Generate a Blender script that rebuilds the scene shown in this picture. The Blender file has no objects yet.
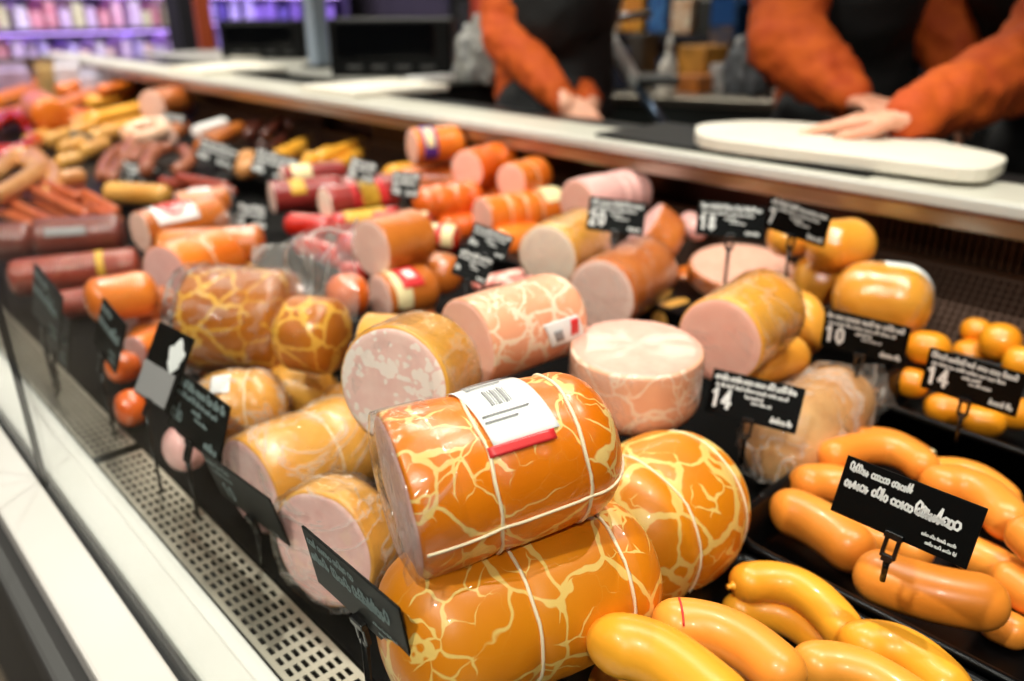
import bpy, bmesh, math, random
from mathutils import Vector, noise, Matrix
random.seed(11)
SC = bpy.context.scene
COL = SC.collection
PI = math.pi
V = Vector
# ------------------------------------------------------------------ camera
F = 800.0; CX, CY = 512.0, 340.5; H = 0.45
PITCH = math.atan(340.0/800.0); YAW = math.atan(812.0/869.2)
sp, cp = math.sin(PITCH), math.cos(PITCH); sy, cy = math.sin(YAW), math.cos(YAW)
CAM = V((0, 0, H))
RIGHT = V((cy, -sy, 0)); FWD = V((cp*sy, cp*cy, -sp)); UP = RIGHT.cross(FWD)

def ray(u, v):
    return FWD + RIGHT*((u-CX)/F) - UP*((v-CY)/F)
def P(u, v, z):                      # point at height z that the photograph shows at (u, v)
    d = ray(u, v)
    return CAM + d*((z-H)/d.z)
def PD(u, v, d):                     # point at distance d along the optical axis
    return CAM + ray(u, v)*d

# ------------------------------------------------------------------ object helpers
def lin(c):
    c /= 255.0
    return c/12.92 if c <= .04045 else ((c+.055)/1.055)**2.4
def rgb(r, g, b): return (lin(r), lin(g), lin(b), 1.0)

def link(name, me, m=None, parent=None, loc=None, smooth=True):
    o = bpy.data.objects.new(name, me); COL.objects.link(o)
    if m is not None and me is not None:
        me.materials.clear(); me.materials.append(m)
    if parent is not None: o.parent = parent
    if loc is not None: o.location = loc
    if smooth and me is not None:
        me.polygons.foreach_set('use_smooth', [True]*len(me.polygons))
    return o
def bm_mesh(bm, name):
    me = bpy.data.meshes.new(name); bm.to_mesh(me); bm.free(); return me
def tag(o, label, cat, group=None, kind=None):
    if label: o['label'] = label
    if cat: o['category'] = cat
    if group: o['group'] = group
    if kind: o['kind'] = kind
    return o
def empty(name, loc):
    o = bpy.data.objects.new(name, None); COL.objects.link(o); o.location = loc; o.empty_display_size = .02
    return o
def copy_tree(o, parent=None):
    c = o.copy(); COL.objects.link(c)
    if parent is not None: c.parent = parent
    for ch in list(o.children): copy_tree(ch, c)
    return c

def add_box(bm, c, h, rot=None, bev=0.0):
    """box: centre c, half sizes h, rot = 3x3 matrix or None"""
    b = bmesh.new()
    bmesh.ops.create_cube(b, size=2.0)
    for v in b.verts: v.co = V((v.co.x*h[0], v.co.y*h[1], v.co.z*h[2]))
    if bev > 0:
        bmesh.ops.bevel(b, geom=list(b.edges), offset=bev, segments=2, affect='EDGES', profile=.5)
    c = V(c); vm = {}
    for v in b.verts:
        vm[v] = bm.verts.new((rot @ v.co if rot else v.co) + c)
    for f in b.faces: bm.faces.new([vm[v] for v in f.verts])
    b.free()
def box_obj(name, c, h, m, parent=None, bev=.002, rot=None, base=V((0, 0, 0)), smooth=False):
    bm = bmesh.new(); add_box(bm, V(c)-base, h, rot, bev)
    return link(name, bm_mesh(bm, name), m, parent, None if parent else base, smooth)

def frame(d):
    d = d.normalized()
    z = V((0, 0, 1))
    if abs(d.z) > .92: z = -FWD
    u = (z - d*z.dot(d)).normalized()
    return d, u, d.cross(u)

def add_tube(bm, pts, rad, n=12, cap=True):
    rings = []
    N = len(pts)
    for i, p in enumerate(pts):
        t = (pts[min(i+1, N-1)] - pts[max(i-1, 0)])
        d, u, s = frame(t)
        r = rad[i] if isinstance(rad, (list, tuple)) else rad
        rings.append([bm.verts.new(p + (u*math.cos(a)+s*math.sin(a))*r) for a in [2*PI*k/n for k in range(n)]])
    for i in range(N-1):
        for k in range(n):
            bm.faces.new((rings[i][k], rings[i][(k+1) % n], rings[i+1][(k+1) % n], rings[i+1][k]))
    if cap:
        bm.faces.new(rings[0][::-1]); bm.faces.new(rings[-1])
def tube_obj(name, pts, rad, m, parent=None, n=12, base=V((0, 0, 0))):
    bm = bmesh.new(); add_tube(bm, [V(p)-base for p in pts], rad, n)
    bmesh.ops.recalc_face_normals(bm, faces=bm.faces)
    return link(name, bm_mesh(bm, name), m, parent, None if parent else base)

# ------------------------------------------------------------------ materials
def nodes(name):
    m = bpy.data.materials.new(name); m.use_nodes = True
    nt = m.node_tree; nt.nodes.clear()
    out = nt.nodes.new('ShaderNodeOutputMaterial')
    return m, nt, out
def N(nt, typ, **kw):
    n = nt.nodes.new(typ)
    for k, v in kw.items():
        if k.startswith('i_'):
            n.inputs[k[2:].replace('_', ' ')].default_value = v
        else: setattr(n, k, v)
    return n
def pset(b, **kw):
    for k, v in kw.items(): b.inputs[k.replace('_', ' ')].default_value = v
def mixc(nt, fac, a, b):
    n = nt.nodes.new('ShaderNodeMix'); n.data_type = 'RGBA'
    if isinstance(fac, (int, float)): n.inputs[0].default_value = fac
    else: nt.links.new(fac, n.inputs[0])
    for sock, x in ((n.inputs[6], a), (n.inputs[7], b)):
        if isinstance(x, tuple): sock.default_value = x
        else: nt.links.new(x, sock)
    return n.outputs[2]
def ramp(nt, fac, a, b):
    n = nt.nodes.new('ShaderNodeMapRange'); n.inputs[1].default_value = a; n.inputs[2].default_value = b
    n.clamp = True; nt.links.new(fac, n.inputs[0]); return n.outputs[0]
def math_(nt, op, a, b=None):
    n = nt.nodes.new('ShaderNodeMath'); n.operation = op
    for s, x in ((n.inputs[0], a), (n.inputs[1], b)):
        if x is None: continue
        if isinstance(x, (int, float)): s.default_value = x
        else: nt.links.new(x, s)
    return n.outputs[0]
def objco(nt, rnd=True):
    tc = nt.nodes.new('ShaderNodeTexCoord')
    if not rnd: return tc.outputs['Object']
    oi = nt.nodes.new('ShaderNodeObjectInfo')
    vm = N(nt, 'ShaderNodeVectorMath', operation='ADD')
    mu = math_(nt, 'MULTIPLY', oi.outputs['Random'], 7.0)
    nt.links.new(tc.outputs['Object'], vm.inputs[0]); nt.links.new(mu, vm.inputs[1])
    return vm.outputs[0]
def noi(nt, co, scale, detail=3, rough=.55, dist=0.0):
    n = N(nt, 'ShaderNodeTexNoise'); n.inputs['Scale'].default_value = scale; n.inputs['Detail'].default_value = detail
    n.inputs['Roughness'].default_value = rough; n.inputs['Distortion'].default_value = dist
    nt.links.new(co, n.inputs['Vector']); return n

def plain(name, col, rough=.5, metal=0.0, col2=None, nscale=30, bump=0.0, bscale=80, coat=0.0, spec=.5, emis=None, estr=0.0):
    m, nt, out = nodes(name)
    b = N(nt, 'ShaderNodeBsdfPrincipled'); nt.links.new(b.outputs[0], out.inputs[0])
    pset(b, Base_Color=col, Roughness=rough, Metallic=metal, Coat_Weight=coat, Coat_Roughness=.08)
    b.inputs['Specular IOR Level'].default_value = spec
    co = objco(nt)
    if col2:
        n = noi(nt, co, nscale)
        nt.links.new(mixc(nt, ramp(nt, n.outputs[0], .35, .65), col, col2), b.inputs['Base Color'])
    if bump:
        n = noi(nt, co, bscale); bp = N(nt, 'ShaderNodeBump'); bp.inputs['Strength'].default_value = bump; bp.inputs['Distance'].default_value = .002
        nt.links.new(n.outputs[0], bp.inputs['Height']); nt.links.new(bp.outputs[0], b.inputs['Normal'])
    if emis: pset(b, Emission_Color=emis, Emission_Strength=estr)
    return m

def casing(name, col, col2=None, rough=.3, coat=.3, wrap=0.0, vein=None, vscale=22, vwidth=.045, nscale=14, sss=.0, small=True, spots=None):
    """skin of a sausage; vein = colour of the branching net; wrap = strength of tight film creases in the coat"""
    m, nt, out = nodes(name)
    b = N(nt, 'ShaderNodeBsdfPrincipled'); nt.links.new(b.outputs[0], out.inputs[0])
    pset(b, Roughness=rough, Coat_Weight=coat, Coat_Roughness=.06)
    co = objco(nt)
    n1 = noi(nt, co, nscale, 3)
    c = mixc(nt, ramp(nt, n1.outputs[0], .3, .7), col, col2 or tuple(x*.72 for x in col[:3])+(1,))
    if spots:
        nf = noi(nt, co, 260, 2)
        c = mixc(nt, ramp(nt, nf.outputs[0], .56, .72), c, spots)
    if vein:
        nw = noi(nt, co, vscale*.95, 3, .55)
        sub = N(nt, 'ShaderNodeVectorMath', operation='SUBTRACT'); nt.links.new(nw.outputs['Color'], sub.inputs[0]); sub.inputs[1].default_value = (.5, .5, .5)
        mul = N(nt, 'ShaderNodeVectorMath', operation='SCALE'); nt.links.new(sub.outputs[0], mul.inputs[0]); mul.inputs['Scale'].default_value = .85/vscale
        add = N(nt, 'ShaderNodeVectorMath', operation='ADD'); nt.links.new(co, add.inputs[0]); nt.links.new(mul.outputs[0], add.inputs[1])
        facs = []
        for sc_, w_, lo, hi in ((vscale, vwidth, .34, .62), (vscale*2.2, vwidth*1.05, .50, .66)) if small else ((vscale, vwidth, .30, .55),):
            vo = N(nt, 'ShaderNodeTexVoronoi', feature='DISTANCE_TO_EDGE'); vo.inputs['Scale'].default_value = sc_
            nt.links.new(add.outputs[0], vo.inputs['Vector'])
            nm = noi(nt, co, sc_*.55, 2)
            wmod = math_(nt, 'MULTIPLY', ramp(nt, nm.outputs[0], lo, hi), w_*1.5)
            d = math_(nt, 'SUBTRACT', wmod, vo.outputs[0])
            facs.append(ramp(nt, d, -.004, .008))
        f = facs[0] if len(facs) == 1 else math_(nt, 'MAXIMUM', facs[0], facs[1])
        c = mixc(nt, f, c, vein)
    nt.links.new(c, b.inputs['Base Color'])
    if sss: pset(b, Subsurface_Weight=sss, Subsurface_Scale=.006); b.inputs['Subsurface Radius'].default_value = (1, .4, .2)
    fine = noi(nt, co, 55, 3); bp = N(nt, 'ShaderNodeBump'); bp.inputs['Strength'].default_value = .12; bp.inputs['Distance'].default_value = .003
    nt.links.new(fine.outputs[0], bp.inputs['Height']); nt.links.new(bp.outputs[0], b.inputs['Normal'])
    if wrap:
        mp = N(nt, 'ShaderNodeMapping'); mp.inputs['Scale'].default_value = (1, 2.2, 1); mp.inputs['Rotation'].default_value = (.4, .3, .7)
        nt.links.new(co, mp.inputs['Vector'])
        w = noi(nt, mp.outputs[0], 34, 5, .6, 1.6); bp2 = N(nt, 'ShaderNodeBump'); bp2.inputs['Strength'].default_value = min(1, wrap*1.6); bp2.inputs['Distance'].default_value = .012
        nt.links.new(w.outputs[0], bp2.inputs['Height']); nt.links.new(bp2.outputs[0], b.inputs['Coat Normal'])
    return m

def meat(name, col, col2, spots=None, sscale=70, sthr=.28, rough=.4, coat=.25, wrap=.0):
    m, nt, out = nodes(name)
    b = N(nt, 'ShaderNodeBsdfPrincipled'); nt.links.new(b.outputs[0], out.inputs[0])
    pset(b, Roughness=rough, Coat_Weight=coat, Coat_Roughness=.1)
    co = objco(nt)
    c = mixc(nt, ramp(nt, noi(nt, co, 60, 5, .65).outputs[0], .35, .68), col, col2)
    if spots:
        nw = noi(nt, co, 40, 2); vm = N(nt, 'ShaderNodeVectorMath', operation='SCALE'); nt.links.new(nw.outputs['Color'], vm.inputs[0]); vm.inputs['Scale'].default_value = .02
        ad = N(nt, 'ShaderNodeVectorMath', operation='ADD'); nt.links.new(co, ad.inputs[0]); nt.links.new(vm.outputs[0], ad.inputs[1])
        vo = N(nt, 'ShaderNodeTexVoronoi'); vo.inputs['Scale'].default_value = sscale; nt.links.new(ad.outputs[0], vo.inputs['Vector'])
        gate = noi(nt, co, 45, 2)
        dd = math_(nt, 'SUBTRACT', math_(nt, 'MULTIPLY', ramp(nt, gate.outputs[0], .34, .62), sthr), vo.outputs[0])
        c = mixc(nt, ramp(nt, dd, -.05, .05), c, spots)
    nt.links.new(c, b.inputs['Base Color'])
    pset(b, Subsurface_Weight=.1, Subsurface_Scale=.006); b.inputs['Subsurface Radius'].default_value = (1, .5, .4)
    bp = N(nt, 'ShaderNodeBump'); bp.inputs['Strength'].default_value = .15; bp.inputs['Distance'].default_value = .002
    nt.links.new(noi(nt, co, 150, 3).outputs[0], bp.inputs['Height']); nt.links.new(bp.outputs[0], b.inputs['Normal'])
    if wrap:
        w = noi(nt, co, 36, 5, .6, 1.8); bp2 = N(nt, 'ShaderNodeBump'); bp2.inputs['Strength'].default_value = min(1, wrap*1.6); bp2.inputs['Distance'].default_value = .012
        nt.links.new(w.outputs[0], bp2.inputs['Height']); nt.links.new(bp2.outputs[0], b.inputs['Coat Normal'])
    return m

def thin_ior(nt, fr, ior=1.45):
    # a thin sheet reflects alike on both faces, so the leaving face must not turn into a mirror
    g = nt.nodes.new('ShaderNodeNewGeometry')
    mr = nt.nodes.new('ShaderNodeMapRange'); mr.inputs[3].default_value = ior; mr.inputs[4].default_value = 1/ior
    nt.links.new(g.outputs['Backfacing'], mr.inputs[0]); nt.links.new(mr.outputs[0], fr.inputs['IOR'])
def film(name, haze=.10, crease=.5, scale=30):
    """clear crinkled plastic film: see-through, glossy, whitened along its creases"""
    m, nt, out = nodes(name)
    co = objco(nt)
    w = noi(nt, co, scale, 4, .6, 1.5)
    bp = N(nt, 'ShaderNodeBump'); bp.inputs['Strength'].default_value = .9; bp.inputs['Distance'].default_value = .01
    nt.links.new(w.outputs[0], bp.inputs['Height'])
    vo = noi(nt, co, scale*.7, 3, .6, 2.0)
    r = math_(nt, 'ABSOLUTE', math_(nt, 'SUBTRACT', vo.outputs[0], .5))
    cr = math_(nt, 'MULTIPLY', math_(nt, 'SUBTRACT', 1.0, ramp(nt, r, 0.0, .035)), crease)
    lw = N(nt, 'ShaderNodeFresnel'); thin_ior(nt, lw, 1.28); nt.links.new(bp.outputs[0], lw.inputs['Normal'])
    tr = N(nt, 'ShaderNodeBsdfTransparent'); tr.inputs[0].default_value = (.97, .97, .97, 1)
    gl = N(nt, 'ShaderNodeBsdfGlossy'); gl.inputs['Roughness'].default_value = .12; nt.links.new(bp.outputs[0], gl.inputs['Normal'])
    df = N(nt, 'ShaderNodeBsdfDiffuse'); df.inputs[0].default_value = (.85, .82, .78, 1)
    tl = N(nt, 'ShaderNodeBsdfTranslucent'); tl.inputs[0].default_value = (.85, .82, .78, 1)
    dm = N(nt, 'ShaderNodeMixShader'); dm.inputs[0].default_value = .4; nt.links.new(df.outputs[0], dm.inputs[1]); nt.links.new(tl.outputs[0], dm.inputs[2])
    m1 = N(nt, 'ShaderNodeMixShader'); nt.links.new(lw.outputs[0], m1.inputs[0]); nt.links.new(tr.outputs[0], m1.inputs[1]); nt.links.new(gl.outputs[0], m1.inputs[2])
    m2 = N(nt, 'ShaderNodeMixShader'); nt.links.new(math_(nt, 'ADD', cr, haze), m2.inputs[0]); nt.links.new(m1.outputs[0], m2.inputs[1]); nt.links.new(dm.outputs[0], m2.inputs[2])
    nt.links.new(m2.outputs[0], out.inputs[0])
    return m

def pane(name, tint=(.96, .985, .975, 1)):
    m, nt, out = nodes(name)
    fr = N(nt, 'ShaderNodeFresnel'); thin_ior(nt, fr, 1.06)   # coated shop glass
    tr = N(nt, 'ShaderNodeBsdfTransparent'); tr.inputs[0].default_value = tint
    gl = N(nt, 'ShaderNodeBsdfGlossy'); gl.inputs['Roughness'].default_value = .02
    mx = N(nt, 'ShaderNodeMixShader'); nt.links.new(fr.outputs[0], mx.inputs[0]); nt.links.new(tr.outputs[0], mx.inputs[1]); nt.links.new(gl.outputs[0], mx.inputs[2])
    nt.links.new(mx.outputs[0], out.inputs[0])
    return m

M = {}
ORG = rgb(222, 118, 14)
M['net_bright'] = casing('net_bright', rgb(229, 123, 5), rgb(212, 102, 3), .3, .6, .25, rgb(238, 196, 118), 25, .033)
M['net_amber'] = casing('net_amber', rgb(224, 134, 8), rgb(212, 118, 5), .42, .15, 0, rgb(233, 191, 104), 20, .043)
M['net_dark'] = casing('net_dark', rgb(190, 108, 12), rgb(160, 82, 6), .35, .9, .5, rgb(222, 164, 62), 30, .045, small=False)
M['pink_vein'] = casing('pink_vein', rgb(246, 172, 132), rgb(240, 154, 116), .35, .8, .3, rgb(250, 216, 186), 34, .05)
M['pale_vein'] = casing('pale_vein', rgb(244, 186, 154), rgb(240, 170, 134), .35, .7, .3, rgb(250, 222, 198), 28, .035)
M['golden'] = casing('golden', rgb(232, 172, 74), rgb(212, 138, 40), .32, .9, .45)
M['golden_smooth'] = casing('golden_smooth', rgb(240, 168, 62), rgb(230, 146, 42), .28, .9, .12)
M['golden_pale'] = casing('golden_pale', rgb(226, 170, 84), rgb(206, 140, 52), .35, .6, .3)
M['orange'] = casing('orange', rgb(242, 134, 40), rgb(226, 106, 26), .28, .8, .15)
M['orange_deep'] = casing('orange_deep', rgb(238, 112, 30), rgb(218, 88, 18), .25, .9, .15)
M['brown_orange'] = casing('brown_orange', rgb(206, 118, 42), rgb(180, 90, 26), .28, .8, .15)
M['rind'] = casing('rind', rgb(206, 116, 48), rgb(176, 84, 28), .35, .8, .3)
M['burgundy'] = casing('burgundy', rgb(158, 54, 48), rgb(132, 38, 36), .3, .5)
M['red'] = casing('red', rgb(200, 38, 20), rgb(168, 22, 12), .22, .9)
M['salami'] = casing('salami', rgb(128, 56, 40), rgb(104, 42, 32), .3, .9, .3, spots=rgb(150, 90, 70))
M['salami_red'] = casing('salami_red', rgb(162, 62, 40), rgb(134, 42, 26), .3, .8, .3, spots=rgb(192, 120, 90))
M['frank'] = casing('frank', rgb(206, 104, 58), rgb(180, 80, 40), .35, .3)
M['brown'] = casing('brown', rgb(160, 88, 54), rgb(132, 66, 36), .4, .3)
M['dark_brown'] = casing('dark_brown', rgb(86, 36, 22), rgb(64, 26, 16), .35, .5)
M['tan'] = casing('tan', rgb(222, 162, 100), rgb(200, 130, 70), .35, .5)
M['yellow'] = casing('yellow', rgb(242, 178, 62), rgb(228, 150, 36), .35, .3)
M['wurst'] = casing('wurst', rgb(240, 152, 58), rgb(232, 132, 38), .36, .15, 0, nscale=9)
M['wurst_yellow'] = casing('wurst_yellow', rgb(250, 174, 46), rgb(246, 156, 36), .38, .15, 0, nscale=9)
M['wurst_pink'] = casing('wurst_pink', rgb(250, 166, 60), rgb(246, 146, 52), .38, .15, 0, nscale=9)
M['ball'] = casing('ball', rgb(240, 156, 28), rgb(228, 132, 14), .35, .3)
M['poultry'] = casing('poultry', rgb(218, 170, 112), rgb(196, 134, 74), .4, .6, .5)
M['pink'] = meat('pink', rgb(255, 218, 202), rgb(252, 206, 190))
M['pink_pale'] = meat('pink_pale', rgb(246, 204, 186), rgb(240, 192, 174), wrap=.2, coat=.5)
M['pink_cream'] = meat('pink_cream', rgb(255, 236, 214), rgb(254, 226, 204))
M['pink_spot'] = meat('pink_spot', rgb(248, 206, 194), rgb(242, 192, 182), rgb(253, 232, 221), 130, .66, coat=.7, wrap=.35)
M['pink_ham'] = meat('pink_ham', rgb(248, 202, 194), rgb(236, 176, 168), rgb(244, 196, 180), 60, .5, coat=.7, wrap=.4)
M['pink_hot'] = meat('pink_hot', rgb(255, 198, 178), rgb(252, 186, 166))
M['pink_mauve'] = meat('pink_mauve', rgb(242, 188, 180), rgb(232, 172, 166), wrap=.4, coat=.6)
M['pink_half'] = meat('pink_half', rgb(232, 180, 158), rgb(224, 164, 142))
M['pink_top'] = meat('pink_top', rgb(226, 172, 154), rgb(218, 158, 140))
M['bacon'] = meat('bacon', rgb(208, 66, 58), rgb(246, 196, 180), rgb(250, 222, 208), 60, .5)
M['string'] = plain('string', rgb(244, 222, 186), .7, bump=.3, bscale=900)
M['film'] = film('film', .02, .38, 13)
M['bag'] = film('bag', .10, .38, 7)
M['wrap_thin'] = film('wrap_thin', .0, .2, 11)
M['label'] = plain('label', rgb(244, 242, 240), .35, coat=.4)
M['label_red'] = plain('label_red', rgb(214, 44, 46), .4, coat=.3)
M['label_grey'] = plain('label_grey', rgb(150, 146, 146), .5)
M['label_cream'] = plain('label_cream', rgb(240, 222, 170), .4)
M['label_yellow'] = plain('label_yellow', rgb(214, 164, 50), .4)
M['purple'] = plain('purple', rgb(88, 52, 150), .35, coat=.4)
M['black'] = plain('black', rgb(4, 4, 5), .4, spec=.2)
M['tray_black'] = plain('tray_black', rgb(4, 4, 5), .3, spec=.22, bump=.04, bscale=500)
M['board'] = plain('board', rgb(4, 5, 5), .45, spec=.12)
M['chalk'] = plain('chalk', rgb(236, 236, 234), .8)
M['chalk_dim'] = plain('chalk_dim', rgb(150, 165, 165), .8)
M['clip'] = plain('clip', rgb(12, 12, 13), .25)
M['metal_clip'] = plain('metal_clip', rgb(200, 200, 205), .25, 1.0)
M['white_metal'] = plain('white_metal', rgb(206, 204, 198), .35, bump=.03, col2=rgb(198, 196, 188), nscale=4)
M['steel'] = plain('steel', rgb(176, 170, 158), .3, 1.0, bump=.05, bscale=300)
M['grille'] = plain('grille', rgb(172, 166, 150), .38, .8, col2=rgb(156, 150, 134), nscale=12)
M['brass_mesh'] = plain('brass_mesh', rgb(58, 36, 22), .42, .6)
M['panel_brown'] = plain('panel_brown', rgb(64, 36, 24), .35, .6)
M['dark'] = plain('dark', rgb(12, 11, 10), .7)
M['deck'] = plain('deck', rgb(4, 4, 4), .6, 0.0, spec=.06)
M['grey_rubber'] = plain('grey_rubber', rgb(66, 66, 64), .6)
M['gap_black'] = plain('gap_black', rgb(8, 9, 9), .5)
M['glass'] = pane('glass')
M['plastic_white'] = plain('plastic_white', rgb(232, 226, 212), .45, col2=rgb(224, 216, 200), nscale=8, bump=.05)
M['counter'] = plain('counter', rgb(196, 192, 178), .35)
# ------------------------------------------------------------------ people
def blob(name, caps, voxel, m, parent=None, base=V(), smooth=6, fold=0.0, fscale=14, balls=()):
    """tapered capsules fused into one continuous skin"""
    bm = bmesh.new()
    for (a, ra, b, rb) in caps:
        a, b = V(a), V(b); ax = b-a; l = ax.length
        d, u, s = frame(ax if l > 1e-6 else V((0, 0, 1)))
        ks = []
        for k in range(5): q = -PI/2+PI/2*k/4; ks.append((a+d*ra*math.sin(q), max(.0005, ra*math.cos(q))))
        for k in range(1, 6): q = PI/2*k/5; ks.append((b+d*rb*math.sin(q), max(.0005, rb*math.cos(q))))
        rings = [[bm.verts.new(p-base+(u*math.cos(2*PI*k/16)+s*math.sin(2*PI*k/16))*r) for k in range(16)] for p, r in ks]
        for i in range(len(rings)-1):
            for k in range(16): bm.faces.new((rings[i][k], rings[i][(k+1) % 16], rings[i+1][(k+1) % 16], rings[i+1][k]))
        bm.faces.new(rings[0][::-1]); bm.faces.new(rings[-1])
    bmesh.ops.recalc_face_normals(bm, faces=bm.faces)
    me = bm_mesh(bm, name); o = bpy.data.objects.new(name, me); COL.objects.link(o)
    md = o.modifiers.new('r', 'REMESH'); md.mode = 'VOXEL'; md.voxel_size = voxel
    sm = o.modifiers.new('s', 'SMOOTH'); sm.iterations = smooth; sm.factor = .5
    dg = bpy.context.evaluated_depsgraph_get(); me2 = bpy.data.meshes.new_from_object(o.evaluated_get(dg))
    o.modifiers.clear(); o.data = me2; bpy.data.meshes.remove(me); me2.name = name
    if fold:
        me2.calc_loop_triangles() if hasattr(me2, 'calc_loop_triangles') else None
        for v in me2.vertices:
            w = v.co+base; k = noise.noise(V((w.x*fscale, w.y*fscale, w.z*fscale*1.6)))
            k = (1-abs(k)*2.2)*.6+.6*noise.noise(w*fscale*2.3)
            v.co += v.normal*(fold*k)
    me2.materials.clear(); me2.materials.append(m)
    me2.polygons.foreach_set('use_smooth', [True]*len(me2.polygons))
    if parent is not None: o.parent = parent
    else: o.location = base
    return o
SKIN = casing('skin', rgb(232, 172, 142), rgb(218, 148, 118), .5, .05, sss=.1)
JACK = plain('orange_jacket', rgb(206, 88, 4), .8, col2=rgb(182, 66, 2), nscale=20, bump=.3, bscale=60)
JACK2 = plain('orange_jacket_shade', rgb(214, 64, 10), .75, col2=rgb(196, 52, 6), nscale=20, bump=.3, bscale=60)
APRON = plain('black_apron', rgb(17, 17, 18), .7, col2=rgb(10, 10, 11), nscale=12, bump=.3, bscale=50)
TROU = plain('dark_trousers', rgb(48, 48, 50), .8, col2=rgb(36, 36, 38), nscale=12, bump=.3, bscale=50)
HAIR = plain('dark_hair', rgb(46, 30, 22), .6, bump=.5, bscale=200)
def hand_caps(wr, fdir, back, sc_=1.0, curl=(.15, .18, .2, .25), spread=.13, thumb=1, tcurl=.5):
    """palm, four unequal fingers in three bent joints and a thumb leaving the side of the palm"""
    f = fdir.normalized(); n = (back-f*back.dot(f)).normalized(); s = f.cross(n)*thumb   # s points to the thumb side
    caps = []
    pl = .088*sc_
    kn = []
    for k, o_ in enumerate((.030, .010, -.010, -.028)):
        kp = wr+f*(pl-(0, .0, .003, .010)[k]*sc_)+s*o_*sc_+n*.004*sc_
        kn.append(kp); caps.append((wr+s*o_*.55*sc_, .0165*sc_, kp, .0118*sc_))
    caps.append((kn[0], .0115*sc_, kn[3], .0110*sc_)); caps.append((wr+f*.04*sc_+s*.018*sc_, .016*sc_, wr+f*.04*sc_-s*.018*sc_, .015*sc_))
    for k, (l3, r_) in enumerate((((.042, .025, .020), .0092), ((.047, .029, .021), .0095), ((.043, .027, .020), .0090), ((.033, .020, .018), .0080))):
        p = kn[k]; ang = curl[k]; sd = spread*(1.2, .4, -.4, -1.25)[k]
        for q, l in enumerate(l3):
            a = ang*(.6, 1.7, 2.4)[q]
            dv = (f*math.cos(a)-n*math.sin(a)+s*sd).normalized()
            e = p+dv*l*sc_; caps.append((p, r_*sc_*(1-.06*q), e, r_*sc_*(.94-.08*q))); p = e
    t0 = wr+f*.022*sc_+s*.026*sc_; t1 = t0+(f*.55+s*.75-n*.15).normalized()*.040*sc_; t2 = t1+(f*.9+s*.25-n*.2*tcurl).normalized()*.030*sc_; t3 = t2+(f*.98-s*.05-n*.3*tcurl).normalized()*.025*sc_
    caps += [(wr+f*.012*sc_+s*.010*sc_, .018*sc_, t0, .0150*sc_), (t0, .0135*sc_, t1, .0112*sc_), (t1, .0110*sc_, t2, .0098*sc_), (t2, .0098*sc_, t3, .0085*sc_)]
    return caps
FLOOR = -.80
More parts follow.
